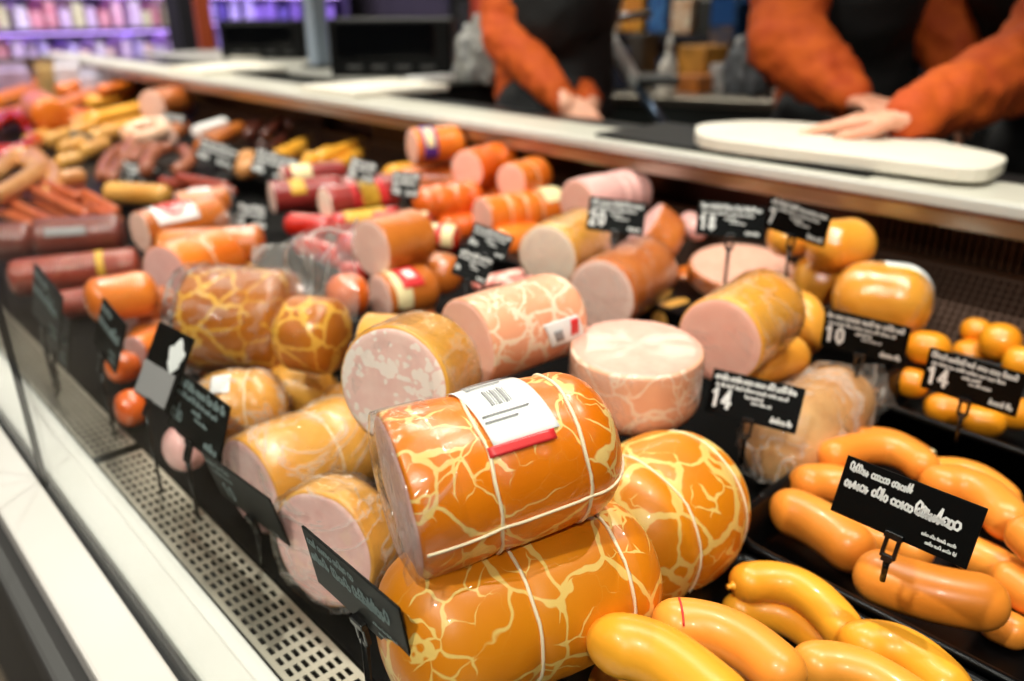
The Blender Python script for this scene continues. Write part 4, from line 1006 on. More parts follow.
    if sticker:
        bm = bmesh.new(); ps = [V((w*(.24+.19*math.cos(q)*(1+.22*math.sin(5*q))), h*(.70+.20*math.sin(q)*(1+.2*math.cos(4*q))), .0006)) for q in [2*PI*k/16 for k in range(16)]]
        bm.faces.new([bm.verts.new(rm @ p) for p in ps]); r = bmesh.ops.extrude_face_region(bm, geom=list(bm.faces))
        for v in [x for x in r['geom'] if isinstance(x, bmesh.types.BMVert)]: v.co += nr*.0006
        link('sticker', bm_mesh(bm, 'sticker'), M['label'], root, None, False)
        bm = bmesh.new(); add_box(bm, rm @ V((-w*.05, h*.25, .0006)), (w*.44, h*.22, .0003), rm)
        link('grey_sheen', bm_mesh(bm, 'grey_sheen'), M['label_grey'], root, None, False)  # reflective lower half of the card, put in as flat grey
    # clip: two jaws with a hinge, and the stem
    cw = min(.007, W_*.085)
    bm = bmesh.new()
    for sg in (-1, 1): add_box(bm, rm @ V((sg*cw*.55, -cw*.9, .0012)), (cw*.18, cw*1.1, cw*.25), rm, cw*.08)
    add_box(bm, rm @ V((0, cw*.25, .0015)), (cw*.85, cw*.35, cw*.4), rm, cw*.1)
    add_box(bm, rm @ V((0, -cw*2.0, .0012)), (cw*.5, cw*.35, cw*.3), rm, cw*.08)
    link('clip', bm_mesh(bm, 'clip'), M['clip'], root, None, False)
    if stem == 'deck': stem = max(.02, base.z-.006)
    if stem:
        bm = bmesh.new(); q0 = rm @ V((0, -cw*1.8, .001)); q1 = q0 + V((0, 0, -stem)) + (-nr*V((1, 1, 0))*lean if lean else V())
        add_tube(bm, [q0, q0*.5+q1*.5, q1], [cw*.36, cw*.3, cw*.28], 8)
        bmesh.ops.recalc_face_normals(bm, faces=bm.faces)
        link('stem', bm_mesh(bm, 'stem'), M['clip'], root)
    return root
price_card('large slanted black card with blurred chalk lines, clipped over the second sausage tray', (848, 455), (988, 509), (830, 510), .088, None, 'big', .02, seed=2)
price_card('greyish card reading 14, beside the large golden ham and above the wrapped poultry', (714, 368), (806, 389), (704, 411), .085, '14', seed=3, stem=.03)
price_card('black card reading 10, under the sticker-topped golden ham', (826, 308), (911, 328), (820, 345), .085, '10', seed=4, stem=.03)
price_card('black card reading 14, in front of the round sausages in the far tray', (930, 347), (1028, 375), (920, 387), .085, '14', seed=5, stem=.03)
price_card('black card reading 18, on a long clip over the halved ham', (699, 200), (767, 207), (697, 234), .085, '18', seed=6, stem=.05, s=0.97, flat=True)
price_card('slanted card with white header just right of the card reading 18', (771, 195), (832, 214), (764, 227), .085, '7', seed=7, stem=.05, s=0.98, flat=False)
price_card('black card reading 20, before the pink rolled ham', (590, 196), (647, 203), (584, 229), .085, '20', seed=8, stem=.06, s=1.06, flat=True)
price_card('small dark card standing higher of two behind the veined bologna', (475, 222), (514, 237), (472, 250), .07, None, seed=9, stem=.05, s=0.95, flat=True)
price_card('small dark card standing lower of two behind the veined bologna', (461, 246), (495, 259), (458, 276), .07, None, seed=10, stem=.04, s=0.9, flat=True)
price_card('black card reading 10, between the netted block and the fat-speckled mortadella', (315, 327), (358, 343), (312, 365), .075, '10', seed=11, stem=.03)
price_card('leaning black card with torn white sticker at the front grille', (159, 321), (194, 339), (134, 392), .068, None, 'none', seed=12, sticker=True, stem='deck')
price_card('dark card with dim writing overlapping the white-stickered card', (178, 369), (230, 407), (167, 424), .107, None, 'full', seed=13, dim=True, stem='deck')
price_card('dark slanted card with small 10 before the golden tied ham', (200, 450), (269, 500), (221, 494), .108, '10', 'small', seed=14, dim=True, lean=.0, stem='deck')
price_card('dark blurred card nearest the viewer, before the amber ham at the grille', (301, 526), (398, 609), (318, 582), .096, None, 'big', seed=15, dim=True, stem='deck')
price_card('narrow card seen nearly edge-on by the red-orange pieces', (103, 297), (126, 325), (93, 342), .105, None, 'big', seed=16, dim=True, stem='deck')
price_card('hazy card close to the glass, upper one of the hazy pair', (34, 262), (62, 296), (32, 312), .16, None, 'big', seed=17, dim=True, stem='deck')
price_card('hazy card close to the glass, lower one of the hazy pair', (46, 292), (70, 324), (44, 338), .14, None, 'big', seed=18, dim=True, stem='deck')
price_card('white-lettered card in front of the bent smoked sausages', (121, 159), (161, 166), (119, 183), .085, None, 'far', seed=19, s=1.95, flat=True, stem=0.06)
price_card('tilted white-lettered card in the dark tray below the white roll', (202, 136), (240, 150), (197, 158), .085, None, 'far', seed=20, s=1.9, flat=True, stem=0.06)
price_card('tilted far card with white letters before the golden-yellow sausages', (257, 146), (301, 160), (252, 172), .085, None, 'far', seed=21, s=1.75, flat=True, stem=0.06)
price_card('small far card between the yellow sausages and the burgundy salami', (352, 156), (379, 164), (349, 178), .08, None, 'far', seed=22, s=1.45, flat=True, stem=0.06)
price_card('small far card with dark stem before the orange segmented loaves', (393, 170), (421, 173), (392, 196), .075, None, 'far', seed=23, s=1.28, flat=True, stem=0.06)
price_card('far card beside the crumpled clear wrapper, left of the burgundy salami', (238, 201), (270, 206), (234, 226), .085, None, 'far', seed=24, s=1.5, flat=True, stem=0.06)
price_card('dim far card among the golden sausage pile at the upper left', (70, 130), (92, 134), (69, 150), .085, None, seed=25, dim=True, s=2.3, flat=True, stem=0.06)
price_card('pale far card in front of the big pale ham end', (162, 112), (186, 116), (160, 124), .085, None, 'far', seed=26, s=2.4, flat=True, stem=0.06)
# small white shelf ticket between the trays
sl = PD(909, 444, .86); c = P(909, 444, .028)
bm = bmesh.new(); e = (P(936, 454, .028)-P(884, 434, .028)).normalized(); up_ = V((-.6, -.2, .75)).normalized(); up_ = (up_-e*up_.dot(e)).normalized()
add_box(bm, V(), (.027, .007, .0012), Matrix((e, up_, e.cross(up_))).transposed(), .0005)
tk = link('shelf_ticket', bm_mesh(bm, 'shelf_ticket'), M['label_cream'], None, c, False); tag(tk, 'small whitish shelf ticket between the second tray and the far tray', 'ticket')
# ------------------------------------------------------------------ trays
def tray(label, x0, x1, y0, y1, hgt, z0=.001, flare=.010, rc=.022, yaw=0.0):
    cx_, cy_ = (x0+x1)/2, (y0+y1)/2; hx, hy = (x1-x0)/2, (y1-y0)/2
    root = empty('sausage_tray', V((cx_, cy_, z0))); tag(root, label, 'tray', 'black display trays')
    def ring(ix, z, nseg=6):
        out = []
        ax, ay = hx-ix, hy-ix; r_ = max(.006, rc-ix*.5)
        for q, (sx, sy_) in enumerate(((1, 1), (-1, 1), (-1, -1), (1, -1))):
            for k in range(nseg+1):
                a = PI/2*(q+k/nseg)
                out.append(V((sx*(ax-r_)+r_*math.cos(a), sy_*(ay-r_)+r_*math.sin(a), z)))
        return out
    prof_ = [(flare, 0), (flare*.9, .002), (.004, hgt-.003), (.002, hgt), (-.001, hgt+.001), (-.004, hgt), (-.0045, hgt-.004), (-.002, hgt-.0045)]
    inner = [(.006, hgt-.003), (flare+.002, .003)]
    bm = bmesh.new()
    seq = [(-.002, hgt-.006), (-.0045, hgt-.006), (-.0045, hgt-.001), (-.003, hgt), (.0015, hgt), (.003, hgt-.002), (flare+.001, .004), (flare+.004, .002)]
    rings = [[bm.verts.new(p) for p in ring(i, z)] for i, z in seq]
    n = len(rings[0])
    for a, b in zip(rings, rings[1:]):
        for k in range(n): bm.faces.new((a[k], a[(k+1) % n], b[(k+1) % n], b[k]))
    bm.faces.new(rings[-1])
    seq2 = [(-.002, hgt-.006), (flare-.002, .0)]
    r2 = [rings[0], [bm.verts.new(p) for p in ring(*seq2[1])]]
    for k in range(n): bm.faces.new((r2[0][(k+1) % n], r2[0][k], r2[1][k], r2[1][(k+1) % n]))
    bm.faces.new(r2[1][::-1])
    bmesh.ops.recalc_face_normals(bm, faces=bm.faces)
    link('pan', bm_mesh(bm, 'pan'), M['tray_black'], root)
    # raised handle lips at the two ends
    bm = bmesh.new()
    for sg in (-1, 1): add_box(bm, V((0, sg*(hy+.003), hgt-.002)), (hx*.35, .003, .0022), None, .001)
    link('rim_lip', bm_mesh(bm, 'rim_lip'), M['tray_black'], root, None, False)
    root.rotation_euler = (0, 0, yaw)
    return root
tray('black tray of yellow sausages nearest the viewer', .272, .494, -.16, .268, .040)
tray('black tray of bent orange sausages under the large slanted card', .506, .712, -.14, .285, .044, rc=.035)
tray('black tray holding the round sausages by the back mesh', .822, 1.02, -.14, .315, .048)

# ------------------------------------------------------------------ the display counter
def perforated(name, label, o, ux, uy, nx, ny, pitchx, pitchy, fx, fy, m, margin=.006, thick=.0012, cat='grille', kind=None):
    """a punched metal sheet: every second cell of a fine grid is left open"""
    xs = [0, margin]; ys = [0, margin]
    for k in range(nx): xs += [margin+k*pitchx+pitchx*fx, margin+(k+1)*pitchx]
    for k in range(ny): ys += [margin+k*pitchy+pitchy*fy, margin+(k+1)*pitchy]
    xs[-1] += margin*.5; ys[-1] += margin*.5
    bm = bmesh.new(); g = [[bm.verts.new(ux*x+uy*y) for y in ys] for x in xs]
    for i in range(len(xs)-1):
        for j in range(len(ys)-1):
            if i % 2 == 1 and j % 2 == 1: continue
            bm.faces.new((g[i][j], g[i+1][j], g[i+1][j+1], g[i][j+1]))
    bmesh.ops.recalc_face_normals(bm, faces=bm.faces)
    nn = ux.cross(uy)
    if nn.z < 0: bmesh.ops.reverse_faces(bm, faces=bm.faces)
    r = bmesh.ops.extrude_face_region(bm, geom=list(bm.faces))
    for v in [x for x in r['geom'] if isinstance(x, bmesh.types.BMVert)]: v.co -= (nn if nn.z >= 0 else -nn).normalized()*thick
    bmesh.ops.recalc_face_normals(bm, faces=bm.faces)
    ob = link(name, bm_mesh(bm, name), m, None, o, False)
    if kind: ob['kind'] = kind
    else: tag(ob, label, cat)
    return ob
Y0, Y1 = -.35, 4.4
GX0, GX1 = .1765, .2235
def st(name, c, h, m, bev=.002):
    o = box_obj(name, V(c), h, m, None, bev, None, V(c)); o['kind'] = 'structure'; return o
ym, yh = (Y0+Y1)/2, (Y1-Y0)/2
# three lift-out grille sheets along the front
ys = [(-.30, .352, 'slotted steel air grille at the front edge, in the picture corner'), (.356, 1.042, 'slotted steel air grille along the front under the leaning cards'), (1.046, 1.90, 'slotted steel air grille seen hazily through the side glass'), (1.904, 4.35, 'slotted steel air grille farthest along the front')]
# the joint seen at pixel (112, 452)
yj = P(110, 452, 0).y
ys[0] = (-.30, yj-.002, ys[0][2]); ys[1] = (yj+.002, yj+.86, ys[1][2]); ys[2] = (yj+.864, yj+1.72, ys[2][2]); ys[3] = (yj+1.724, 4.35, ys[3][2])
for a, b, lb_ in ys:
    pit = .0142; n_ = int((b-a-.018)/pit)
    perforated('air_grille', lb_, V((GX0, a, 0)), V((1, 0, 0)), V((0, 1, 0)), 6, n_, .0064, pit, .58, .60, M['grille'], margin=.005 if 0 else .0045)
# counter as one thing with parts
cn = empty('display_counter', V((.6, ym, -.8))); tag(cn, 'long refrigerated display counter with white front ledge, holding all the meat', 'display counter')
cb = cn.location.copy()
def part(name, c, h, m, bev=.002): return box_obj(name, V(c), h, m, cn, bev, None, cb)
part('front_ledge', (.0998, ym, -.012), (.0218, yh, .012), M['white_metal'], .003)
il = part('inner_ledge', (.1475, ym, -.010), (.0145, yh, .010), M['white_metal'], .002)
part('ledge_step', (.169, ym, -.013), (.007, yh, .010), M['white_metal'], .002)
part('glass_groove', (.1272, ym, -.016), (.0058, yh, .008), M['gap_black'], .0005)
part('front_panel', (.088, ym, -.40), (.006, yh, .376), M['grey_rubber'], .002)
part('bumper', (.070, ym, -.045), (.013, yh, .020), M['grey_rubber'], .004)
part('air_channel', (.20, ym, -.045), (.026, yh, .010), M['dark'], 0)
part('well_side', (.2265, ym, -.022), (.002, yh, .022), M['deck'], 0)
part('deck', (.69, ym, -.009), (.4625, yh, .009), M['deck'], 0)
part('tank', (.62, ym, -.42), (.52, yh-.01, .37), M['grey_rubber'], .002)
# stepped riser under the far goods
part('riser', (.76, 3.15, .022), (.32, 1.22, .022), M['black'], .003)
# back: counter top, lip, band, louvres, mesh
part('worktop', (1.16, ym, .2175), (.060, yh, .0075), M['counter'], .003)
part('work_shelf', (1.32, ym, .196), (.098, yh, .006), plain('work_shelf', rgb(40, 42, 42), .35, .3), .002)
part('back_riser', (.975, 1.22, .022), (.085, .70, .022), M['black'], .003)
part('worktop_lip', (1.104, ym, .2135), (.010, yh, .0085), M['white_metal'], .003)
part('trim_reflection', (1.106, ym, .203), (.007, yh, .0022), plain('trim_reflection', rgb(120, 52, 40), .3, .3), 0)  # dark red reflection along the edge, put into the strip's colour
part('steel_band', (1.112, ym, .189), (.005, yh, .0120), M['steel'], .002)
part('back_panel', (1.20, ym, .10), (.006, yh, .105), M['panel_brown'], 0)
part('back_cabinet', (1.31, ym, -.30), (.10, yh-.01, .489), M['dark'], 0)
# louvre bars
bm = bmesh.new()
y = -.3
while y < 4.3:
    if int((y+10)/.42) % 3 != 1 or y > 2: add_box(bm, V((1.165, y, .147))-cb, (.004, .0028, .030))
    y += .0105
link('louvre', bm_mesh(bm, 'louvre'), M['brass_mesh'], cn, None, False)
box_obj('louvre_rail', V((1.150, ym, .121)), (.004, yh, .0022), M['brass_mesh'], cn, 0, None, cb)
zt, xt, xb = .120, 1.150, 1.052
ux = V((xt-xb, 0, zt-.001)).normalized()
ln = V((xt-xb, 0, zt)).length
msh = perforated('back_mesh', '', V((xb, -.30, .001)), ux, V((0, 1, 0)), int((ln-.012)/.0095), int(4.6/.0095), .0095, .0095, .60, .60, M['brass_mesh'], .006)
for k_ in ('label', 'category'): 
    if k_ in msh.keys(): del msh[k_]
msh.parent = cn; msh.location = V((xb, -.30, .001))-cb
# dividers on the mesh panel and the far end wall
part('end_wall', (.63, Y1-.012, .06), (.50, .012, .15), M['steel'], .003)
# front glass: two panes meeting at a seam
ysm = P(45, 477, 0).y
for q, (a, b, lb_) in enumerate(((-.55, ysm-.0003, 'front glass pane nearest the viewer, standing in the black groove'), (ysm+.0003, 4.38, 'front glass pane beyond the seam, running to the far end'))):
    g = box_obj('glass_pane', V((.127, (a+b)/2, .29)), (.003, (b-a)/2, .30), M['glass'], None, 0, None, V((.127, (a+b)/2, .29)))
    tag(g, lb_, 'glass pane')
g = box_obj('pane_seal', V((.127, ysm, .29)), (.0032, .0003, .30), M['gap_black'], None, 0, None, V((.127, ysm, .29)))
tag(g, 'thin dark joint standing between the two front glass panes', 'seal')

# ------------------------------------------------------------------ on the worktop
def slab(name, label, cat, outline, z0, z1, m, bev=.004, group=None):
    """a board with a rounded outline (list of pixels on its upper face)"""
    ps = [P(u, v, z1) for u, v in outline]; c = sum(ps, V())/len(ps); c.z = z0
    # smooth the outline
    for _ in range(1):
        q = []
        for i, p in enumerate(ps):
            nx_ = ps[(i+1) % len(ps)]; q += [p*.75+nx_*.25, p*.25+nx_*.75]
        ps = q
    bm = bmesh.new(); f = bm.faces.new([bm.verts.new(V((p.x, p.y, z0))-c) for p in ps])
    r = bmesh.ops.extrude_face_region(bm, geom=[f])
    for v in [x for x in r['geom'] if isinstance(x, bmesh.types.BMVert)]: v.co.z += z1-z0
    bmesh.ops.recalc_face_normals(bm, faces=bm.faces)
    tops = [e for e in bm.edges if not e.is_boundary and abs(e.verts[0].co.z-e.verts[1].co.z) < 1e-6]
    bmesh.ops.bevel(bm, geom=tops, offset=bev, segments=3, affect='EDGES', profile=.5)
    o = link(name, bm_mesh(bm, name), m, None, c, False); return tag(o, label, cat, group)
slab('cutting_board', 'thick white cutting board under the hand at the counter', 'cutting board',
     [(695, 129), (697, 124), (720, 121.5), (750, 120), (790, 121), (827, 124), (880, 131), (927, 138), (970, 147), (1004, 154.5), (1008, 159), (998, 165), (985, 169), (950, 167), (921, 163), (860, 156), (800, 149), (750, 143), (704, 137), (696, 133)], .2325, .251, M['plastic_white'], .002)
def wbox(name, label, cat, x0, x1, y0, y1, z0, z1, m, bev=.003, group=None):
    c = V(((x0+x1)/2, (y0+y1)/2, z0)); o = box_obj(name, V((c.x, c.y, (z0+z1)/2)), ((x1-x0)/2, (y1-y0)/2, (z1-z0)/2), m, None, bev, None, c)
    return tag(o, label, cat, group)
wbox('board_shadow_rest', 'black rest and painted shadow strip between the white cutting board and the worktop', 'stand', 1.108, 1.32, .47, .97, .2253, .2318, M['black'])  # black rest also stands in for the shadow under the board
def px_slab(name, label, cat, u0, u1, v0, v1, z0, z1, m, group=None, xmax=1.42):
    """low block whose upper face spans from the pixel row v0 (far) to v1 (near)"""
    um = (u0+u1)/2; a = P(u0, v1, z1); b = P(u1, v1, z1); c = P(um, v0, z1)
    x0 = max(1.115, min(a.x, b.x)); x1 = min(xmax, max(c.x, x0+.10)); ya, yb = sorted((a.y, b.y))
    return wbox(name, label, cat, x0, x1, ya, yb, z0, z1, m, .003, group)
px_slab('cutting_board', 'white cutting board at the far end of the worktop', 'cutting board', 168, 280, 54, 66, .2253, .243, M['plastic_white'])
px_slab('cutting_board', 'white board lying under the black scale on the worktop', 'cutting board', 286, 430, 72, 86, .2253, .241, M['plastic_white'])
px_slab('tray_lid', 'thin white lid lying farther behind the far cutting board', 'lid', 216, 292, 47, 55, .2256, .235, M['plastic_white'], xmax=1.65)
px_slab('paper_stack', 'low stack of white paper beside the black scale', 'paper', 405, 445, 68, 76, .2256, .238, M['label'], xmax=1.65)
for q, (u, v, d, w_, h_, c_, lb_) in enumerate(((72, 76, 3.35, .10, .16, rgb(232, 226, 236), 'pale pack with lilac sheen standing at the far end of the goods'), (100, 80, 3.3, .13, .13, rgb(214, 210, 232), 'whitish wrapped pack at the far counter corner'), (50, 78, 3.4, .08, .15, rgb(206, 170, 110), 'yellowish pack standing at the far end beside the pale one'), (16, 82, 3.4, .14, .14, rgb(200, 180, 220), 'lilac pack at the far end by the picture edge'))):
    p = PD(u, v+14, d); p.z = .0445
    bm = bmesh.new(); add_box(bm, V((0, 0, h_/2)), (w_/2, .03, h_/2), Matrix.Rotation(-.5+q*.2, 3, 'Z'), .012); add_box(bm, V((0, 0, h_+.01)), (w_*.44, .006, .014), Matrix.Rotation(-.5+q*.2, 3, 'Z'), .003)
    tag(link('food_pack', bm_mesh(bm, 'food_pack'), plain('end_pack_%d' % q, c_, .3, col2=tuple(x*.6 for x in c_[:3])+(1,), nscale=14, coat=.5), None, p, False), lb_, 'food pack')
# black scales on the worktop
sc_ = empty('side_counter', V((1.72, 3.05, -.8))); tag(sc_, 'dark staff-side counter carrying the black scales and the grey column', 'counter')
box_obj('counter_top', V((1.72, 3.05, .2175)), (.29, 1.05, .0075), plain('side_top', rgb(150, 148, 140), .4), sc_, .003, None, sc_.location.copy())
box_obj('cabinet', V((1.74, 3.05, -.30)), (.26, 1.03, .49), M['dark'], sc_, .003, None, sc_.location.copy())
def machine(label, u0, u1, d, z0, top, dep, slant=.0, cat='scale'):
    a = PD(u0, 60, d); b = PD(u1, 60, d); e = V((b.x-a.x, b.y-a.y, 0)); w = e.length; e.normalize(); f = V((-e.y, e.x, 0))
    if f.dot(FWD) < 0: f = -f
    c = (a+b)/2+f*dep/2; c.z = z0
    R_ = Matrix((e, f, V((0, 0, 1)))).transposed()
    root = empty('weighing_scale', c); tag(root, label, cat)
    hh = top-z0
    bm = bmesh.new(); add_box(bm, V((0, 0, hh*.5)), (w/2, dep/2, hh*.5), R_, .008); link('housing', bm_mesh(bm, 'housing'), M['black'], root, None, False)
    bm = bmesh.new(); add_box(bm, R_ @ V((-w*.04, -dep/2-.003, hh*.62)), (w*.40, .004, hh*.30), R_, .003); link('screen', bm_mesh(bm, 'screen'), plain('screen_glass', rgb(6, 7, 9), .08, spec=.6), root, None, False)
    bm = bmesh.new()
    for k in range(4): add_box(bm, R_ @ V((w*(-.3+.2*k), -dep/2-.003, hh*.16)), (w*.06, .004, hh*.035), R_, .002)
    link('keypad', bm_mesh(bm, 'keypad'), M['grey_rubber'], root, None, False)
    bm = bmesh.new()
    for sx in (-1, 1):
        for sz in (-1, 1): add_box(bm, R_ @ V((sx*w*.4, sz*dep*.35, .004)), (.012, .012, .006), R_, .002)
    link('foot', bm_mesh(bm, 'foot'), M['grey_rubber'], root, None, False)
    return root
machine('large black weighing scale standing on the worktop', 330, 452, 2.55, .2256, .398, .30)
machine('black weighing scale farther along, left of the grey column', 222, 306, 3.35, .2256, .374, .30)
# grey column rising from the worktop
cl = empty('support_column', PD(320, 66, 2.9)); cl.location.z = .2255; tag(cl, 'blue-grey steel column standing between the two black scales', 'column')
bm = bmesh.new(); add_box(bm, V((0, 0, .75)), (.030, .030, .75), None, .006); link('shaft', bm_mesh(bm, 'shaft'), plain('column_paint', rgb(140, 152, 165), .4), cl, None, False)
bm = bmesh.new(); add_box(bm, V((0, 0, .006)), (.048, .048, .006), None, .003); link('base_plate', bm_mesh(bm, 'base_plate'), M['grey_rubber'], cl, None, False)

# ------------------------------------------------------------------ the shop round it
def struct(name, c, h, m): return st(name, c, h, m, 0)
def floor_mat():
    m, nt, out = nodes('floor_tile'); b = N(nt, 'ShaderNodeBsdfPrincipled'); nt.links.new(b.outputs[0], out.inputs[0])
    co = objco(nt, False); br = N(nt, 'ShaderNodeTexBrick'); br.offset = 0; nt.links.new(co, br.inputs['Vector'])
    br.inputs['Scale'].default_value = 2.2; br.inputs['Mortar Size'].default_value = .006; br.inputs['Brick Width'].default_value = 1; br.inputs['Row Height'].default_value = 1
    br.inputs['Color1'].default_value = rgb(128, 118, 100); br.inputs['Color2'].default_value = rgb(118, 108, 92); br.inputs['Mortar'].default_value = rgb(150, 140, 120)
    nt.links.new(mixc(nt, math_(nt, 'MULTIPLY', noi(nt, co, 9).outputs[0], .5), br.outputs[0], rgb(96, 88, 74)), b.inputs['Base Color']); pset(b, Roughness=.35)
    return m
struct('floor', (2, 3, -.82), (6, 8, .02), floor_mat())
wm = plain('wall_dark', rgb(44, 40, 38), .7, col2=rgb(32, 30, 30), nscale=3)
struct('wall_staff', (4.6, 3, .7), (.05, 8, 1.5), wm)
struct('wall_end', (1.5, 9.0, .7), (6, .05, 1.5), wm)
struct('wall_customer', (-3.2, 3, .7), (.05, 8, 1.5), plain('wall_aisle', rgb(84, 80, 74), .8))

SHELFM = plain('shelf_metal', rgb(120, 110, 130), .4, .3)
def shelf_unit(name, label, c, w, dep, zs, face, m, lampcol=None, lampstr=0, top=None):
    """open shelving; c = centre of its base, face = unit vector it opens to"""
    f = V(face); e = V((-f.y, f.x, 0)); R_ = Matrix((e, f, V((0, 0, 1)))).transposed()
    root = empty(name, V(c)); tag(root, label, 'shelving'); hgt = top
    bm = bmesh.new(); add_box(bm, R_ @ V((0, -dep/2, hgt/2)), (w/2, .015, hgt/2), R_); link('back_board', bm_mesh(bm, 'back_board'), m, root, None, False)
    for sx in (-1, 1):
        bm = bmesh.new(); add_box(bm, R_ @ V((sx*w/2, 0, hgt/2)), (.02, dep/2, hgt/2), R_); link('side_panel', bm_mesh(bm, 'side_panel'), m, root, None, False)
    for z in zs:
        bm = bmesh.new(); add_box(bm, R_ @ V((0, 0, z)), (w/2, dep/2, .012), R_); s_ = link('shelf', bm_mesh(bm, 'shelf'), m, root, None, False)
        if lampcol:
            bm = bmesh.new(); add_box(bm, R_ @ V((0, dep*.12, z-.019)), (w/2-.03, .02, .006), R_); link('light_strip', bm_mesh(bm, 'light_strip'), plain('light_strip', lampcol, .5, emis=lampcol, estr=lampstr), s_, None, False)
    return root, R_
def fill(root, R_, w, dep, zs, cols, label, group, rnd, step=.16, hmin=.10, hmax=.22, jit=.02):
    cache = []
    for q, col_ in enumerate(cols):
        me = None
        bm = bmesh.new(); add_box(bm, V((0, 0, .5)), (.5, .5, .5), None, .06)
        # folded top flap gives the pack its outline
        add_box(bm, V((0, 0, 1.04)), (.46, .06, .05), None, .02)
        me = bm_mesh(bm, 'food_pack'); me.materials.append(plain('pack_%d' % q, col_[0], .4, col2=col_[1], nscale=.9 if 0 else 6)); cache.append(me)
    for z in zs:
        x = -w/2+.10
        while x < w/2-.08:
            bw = rnd.uniform(.6, .95)*step; bh = rnd.uniform(hmin, hmax)
            o = bpy.data.objects.new('food_pack', rnd.choice(cache)); COL.objects.link(o)
            p = R_ @ V((x, rnd.uniform(.03, .06), z+.013)); o.location = root.location+p
            o.scale = (bw, dep*.66, bh); o.rotation_euler = (0, 0, math.atan2(R_[1][0], R_[0][0])+rnd.uniform(-.1, .1))
            tag(o, label, 'food pack', group)
            x += step*rnd.uniform(.9, 1.15)
rnd = random.Random(4)
PUR = (.62, .38, 1.0, 1)
FZ = [.02, .42, .64, .86, 1.08, 1.30, 1.54]
fs, R_ = shelf_unit('chilled_shelving', 'purple-lit chilled shelving at the far end beyond the counter', (1.1, 5.9, -.8), 2.5, .5, FZ, (0, -1, 0), plain('shelf_violet', rgb(96, 80, 120), .5), PUR, 4.0, 2.1)
fill(fs, R_, 2.5, .5, FZ[1:5], [(rgb(240, 225, 245), rgb(205, 170, 220)), (rgb(225, 120, 165), rgb(245, 220, 235)), (rgb(150, 120, 220), rgb(225, 215, 245)), (rgb(245, 235, 225), rgb(235, 180, 160)), (rgb(200, 195, 130), rgb(235, 230, 205)), (rgb(215, 90, 110), rgb(240, 200, 210)), (rgb(250, 245, 250), rgb(215, 195, 235))],
     'small pack in purple light on the far chilled shelving', 'packs on the far chilled shelving', rnd, .075, .09, .165)
fs2, R2 = shelf_unit('chilled_shelving', 'purple-lit shelving glimpsed above the black scales', (3.1, 7.4, -.8), 2.6, .5, FZ, (-.35, -.94, 0), plain('shelf_violet_far', rgb(60, 50, 80), .5), PUR, 4.0, 2.1)
fill(fs2, R2, 2.6, .5, FZ[3:6], [(rgb(170, 140, 220), rgb(90, 60, 160)), (rgb(225, 215, 240), rgb(130, 110, 200)), (rgb(60, 50, 110), rgb(120, 100, 190))], 'pack in purple light on the shelving above the scales', 'packs above the scales', rnd, .10, .10, .165)
SZ = [.40, .78, 1.08, 1.40]
bs, R3 = shelf_unit('stock_shelving', 'staff-side stock shelving behind the workers', (3.75, 2.7, -.8), 3.4, .42, SZ, (-1, 0, 0), plain('shelf_dark', rgb(40, 40, 44), .5), None, 0, 1.9)
fill(bs, R3, 3.4, .42, SZ[1:], [(rgb(190, 96, 36), rgb(226, 170, 60)), (rgb(30, 62, 120), rgb(70, 130, 190)), (rgb(226, 214, 190), rgb(190, 130, 80)), (rgb(150, 36, 24), rgb(210, 90, 40)), (rgb(24, 26, 34), rgb(48, 52, 60)), (rgb(30, 32, 30), rgb(60, 60, 56))],
     'small coloured carton on the stock shelving behind the workers', 'cartons on the stock shelving', rnd, .15, .10, .24)
# back work table with its things
def table(label, c, w, dep, hgt, ang):
    e = V((math.cos(ang), math.sin(ang), 0)); R_ = Matrix((e, V((-e.y, e.x, 0)), V((0, 0, 1)))).transposed()
    root = empty('work_table', V(c)); tag(root, label, 'table')
    bm = bmesh.new(); add_box(bm, R_ @ V((0, 0, hgt-.015)), (w/2, dep/2, .015), R_, .003); link('table_top', bm_mesh(bm, 'table_top'), M['steel'], root, None, False)
    bm = bmesh.new(); add_box(bm, R_ @ V((0, -dep/2+.03, hgt*.55)), (w/2-.02, .012, hgt*.43), R_, .003); link('front_panel', bm_mesh(bm, 'front_panel'), plain('table_panel', rgb(34, 40, 38), .5), root, None, False)
    for sx in (-1, 1):
        for sy2 in (-1, 1):
            bm = bmesh.new(); add_box(bm, R_ @ V((sx*(w/2-.04), sy2*(dep/2-.04), hgt/2-.015)), (.02, .02, hgt/2-.016), R_); link('leg', bm_mesh(bm, 'leg'), M['steel'], root, None, False)
    return root
tb = PD(655, 96, 2.95); table('dark-fronted steel work table behind the workers', (tb.x+.17, tb.y+.16, -.8), 1.15, .5, tb.z+.8, math.radians(-65))
tz = tb.z
def bottle(u, v, d, sc_, label, m):
    p = PD(u, v, d); p.z = tz+.0005; bm = bmesh.new(); bm2 = [(0, .034), (.012, .037), (.09, .037), (.12, .030), (.14, .014), (.165, .012)]
    root = empty('squeeze_bottle', p); tag(root, label, 'bottle')
    add_tube(bm, [V((0, 0, z*sc_)) for z, _ in bm2], [r*sc_ for _, r in bm2], 20); bmesh.ops.recalc_face_normals(bm, faces=bm.faces)
    link('bottle_body', bm_mesh(bm, 'bottle_body'), m, root)
    bm = bmesh.new(); add_tube(bm, [V((0, 0, .165*sc_)), V((0, 0, .19*sc_)), V((0, 0, .22*sc_))], [.016*sc_, .014*sc_, .004*sc_], 16); bmesh.ops.recalc_face_normals(bm, faces=bm.faces)
    link('nozzle', bm_mesh(bm, 'nozzle'), m, root)
